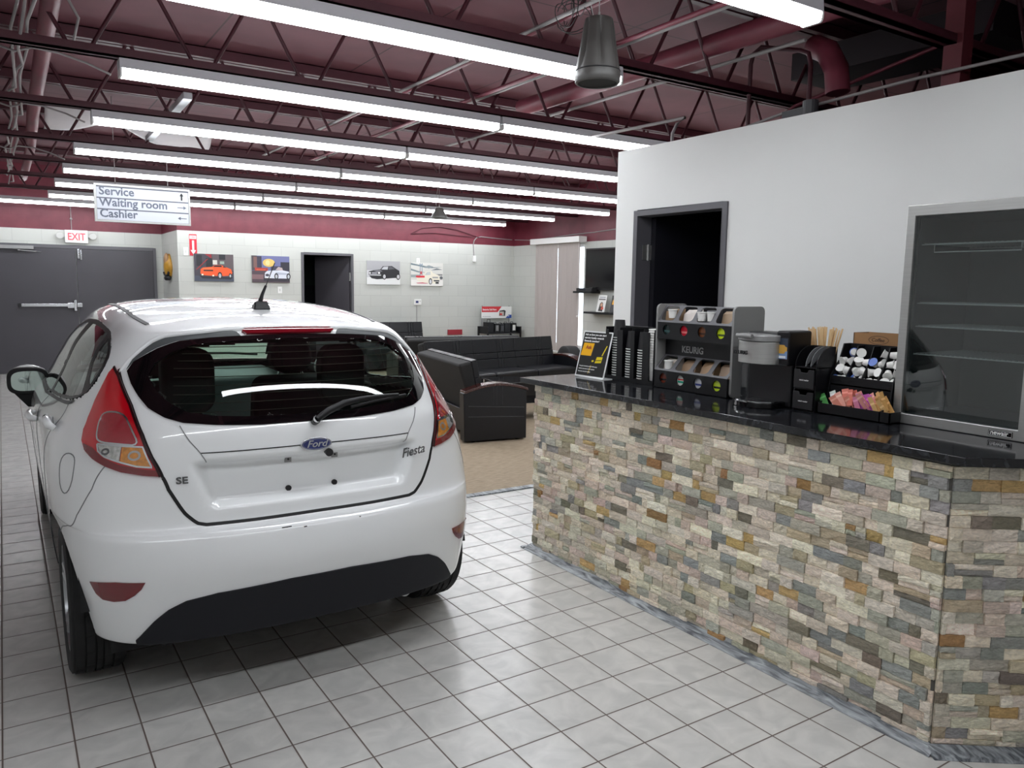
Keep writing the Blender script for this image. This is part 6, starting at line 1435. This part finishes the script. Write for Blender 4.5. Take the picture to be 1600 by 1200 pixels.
# ------------------------------------------------------------------ pendant loudspeakers
def speaker(loc, R_, H_, label, top, fat):
    s = thing('pendant_speaker', label, 'speaker', loc, 0, None); prof = [(0, H_), (R_*.52, H_), (R_*.60, H_*.985), (R_*.66, H_*.9), (R_*.80, H_*.55), (R_*.97, H_*.2), (R_, H_*.1), (R_*.98, H_*.02), (R_*.93, 0), (R_*.86, .0), (R_*.84, H_*.03), (0, H_*.035)] if fat else [(0, H_), (R_*.4, H_), (R_*.5, H_*.9), (R_*.62, H_*.6), (R_*.85, H_*.3), (R_, H_*.12), (R_, 0), (R_*.9, 0), (0, .005)]
    b = MB(); n = 60; vs = []
    for r, h in prof:
        for k in range(n):
            a = 2*PI*k/n; d = 0
            if fat and H_*.25 < h < H_*.95: d = -.022*R_/.1*max(0, math.cos(a*6))**3*(.6 if h > H_*.7 else 1)
            vs.append(((r+d)*math.cos(a), (r+d)*math.sin(a), h))
    b.add(vs, [(i*n+k, i*n+(k+1) % n, (i+1)*n+(k+1) % n, (i+1)*n+k) for i in range(len(prof)-1) for k in range(n)]); b.build('speaker_shell', M['speaker_grey'], s, smooth=50)
    MB().lathe([(0, H_*.02), (R_*.85, H_*.02), (R_*.85, H_*.03), (0, H_*.03)], 40).build('speaker_grille', M['dark_hole'], s)
    if fat: MB().lathe([(R_*1.0, H_*.185), (R_*.993, H_*.19), (R_*.985, H_*.2), (R_*.99, H_*.18)], 48, closed=True).build('shell_seam', M['ink'], s)
    c = MB(); c.tube([(0, 0, H_), (0, 0, H_+.03)], .006, 8); c.tube([(0, 0, H_+.03), (0, .005, top-loc[2])], .0028, 6); c.tube([(-.03*R_/.1, 0, H_), (-.05, 0, H_+.05), (-.03, .02, H_+.16), (.0, .02, H_+.3)], .0025, 6); c.build('hanging_cable', M['wire_grey'], s, smooth=60)
    return s
SPK = True
speaker((.905, 1.02, 2.525), .110, .30, 'large grey pendant loudspeaker hanging in front of the nearest light', ZD, True)
speaker((3.3, 7.2, 2.42), .11, .13, 'small grey bell-shaped pendant loudspeaker hanging far back among the lights', ZD, False)
# ------------------------------------------------------------------ camera, world, render look
cam = bpy.data.cameras.new('camera'); co = bpy.data.objects.new('camera', cam); COL.objects.link(co); SC.camera = co
cam.sensor_fit = 'HORIZONTAL'; cam.sensor_width = 36; cam.lens = 1218.43/1600*36; cam.clip_start = .05; cam.clip_end = 100
yaw, pitch, roll = (math.radians(a) for a in (33.15659691, -7.16207187, .85364942))
fwd = Vector((math.sin(yaw)*math.cos(pitch), math.cos(yaw)*math.cos(pitch), math.sin(pitch)))
rt = Vector((math.cos(yaw), -math.sin(yaw), 0)); up = rt.cross(fwd)
r2 = math.cos(roll)*rt+math.sin(roll)*up; u2 = -math.sin(roll)*rt+math.cos(roll)*up
Mx = Matrix((r2, u2, -fwd)).transposed().to_4x4(); Mx.translation = Vector((-7.60923917*T, -9.95324846*T, 7.54755846*T)); co.matrix_world = Mx
w = bpy.data.worlds.new('world'); SC.world = w; w.use_nodes = True
w.node_tree.nodes['Background'].inputs[0].default_value = (.75, .8, .9, 1); w.node_tree.nodes['Background'].inputs[1].default_value = .3
vs = SC.view_settings; vs.view_transform = 'Standard'; vs.look = 'None'; vs.exposure = 0.0; vs.gamma = 1; vs.use_curve_mapping = False
SC.display_settings.display_device = 'sRGB'
cy = SC.cycles; cy.use_denoising = True; cy.max_bounces = 8; cy.diffuse_bounces = 4; cy.glossy_bounces = 4; cy.transparent_max_bounces = 16; cy.sample_clamp_indirect = 6
cy.caustics_reflective = False; cy.caustics_refractive = False
try: cy.denoiser = 'OPENIMAGEDENOISE'
except Exception: pass
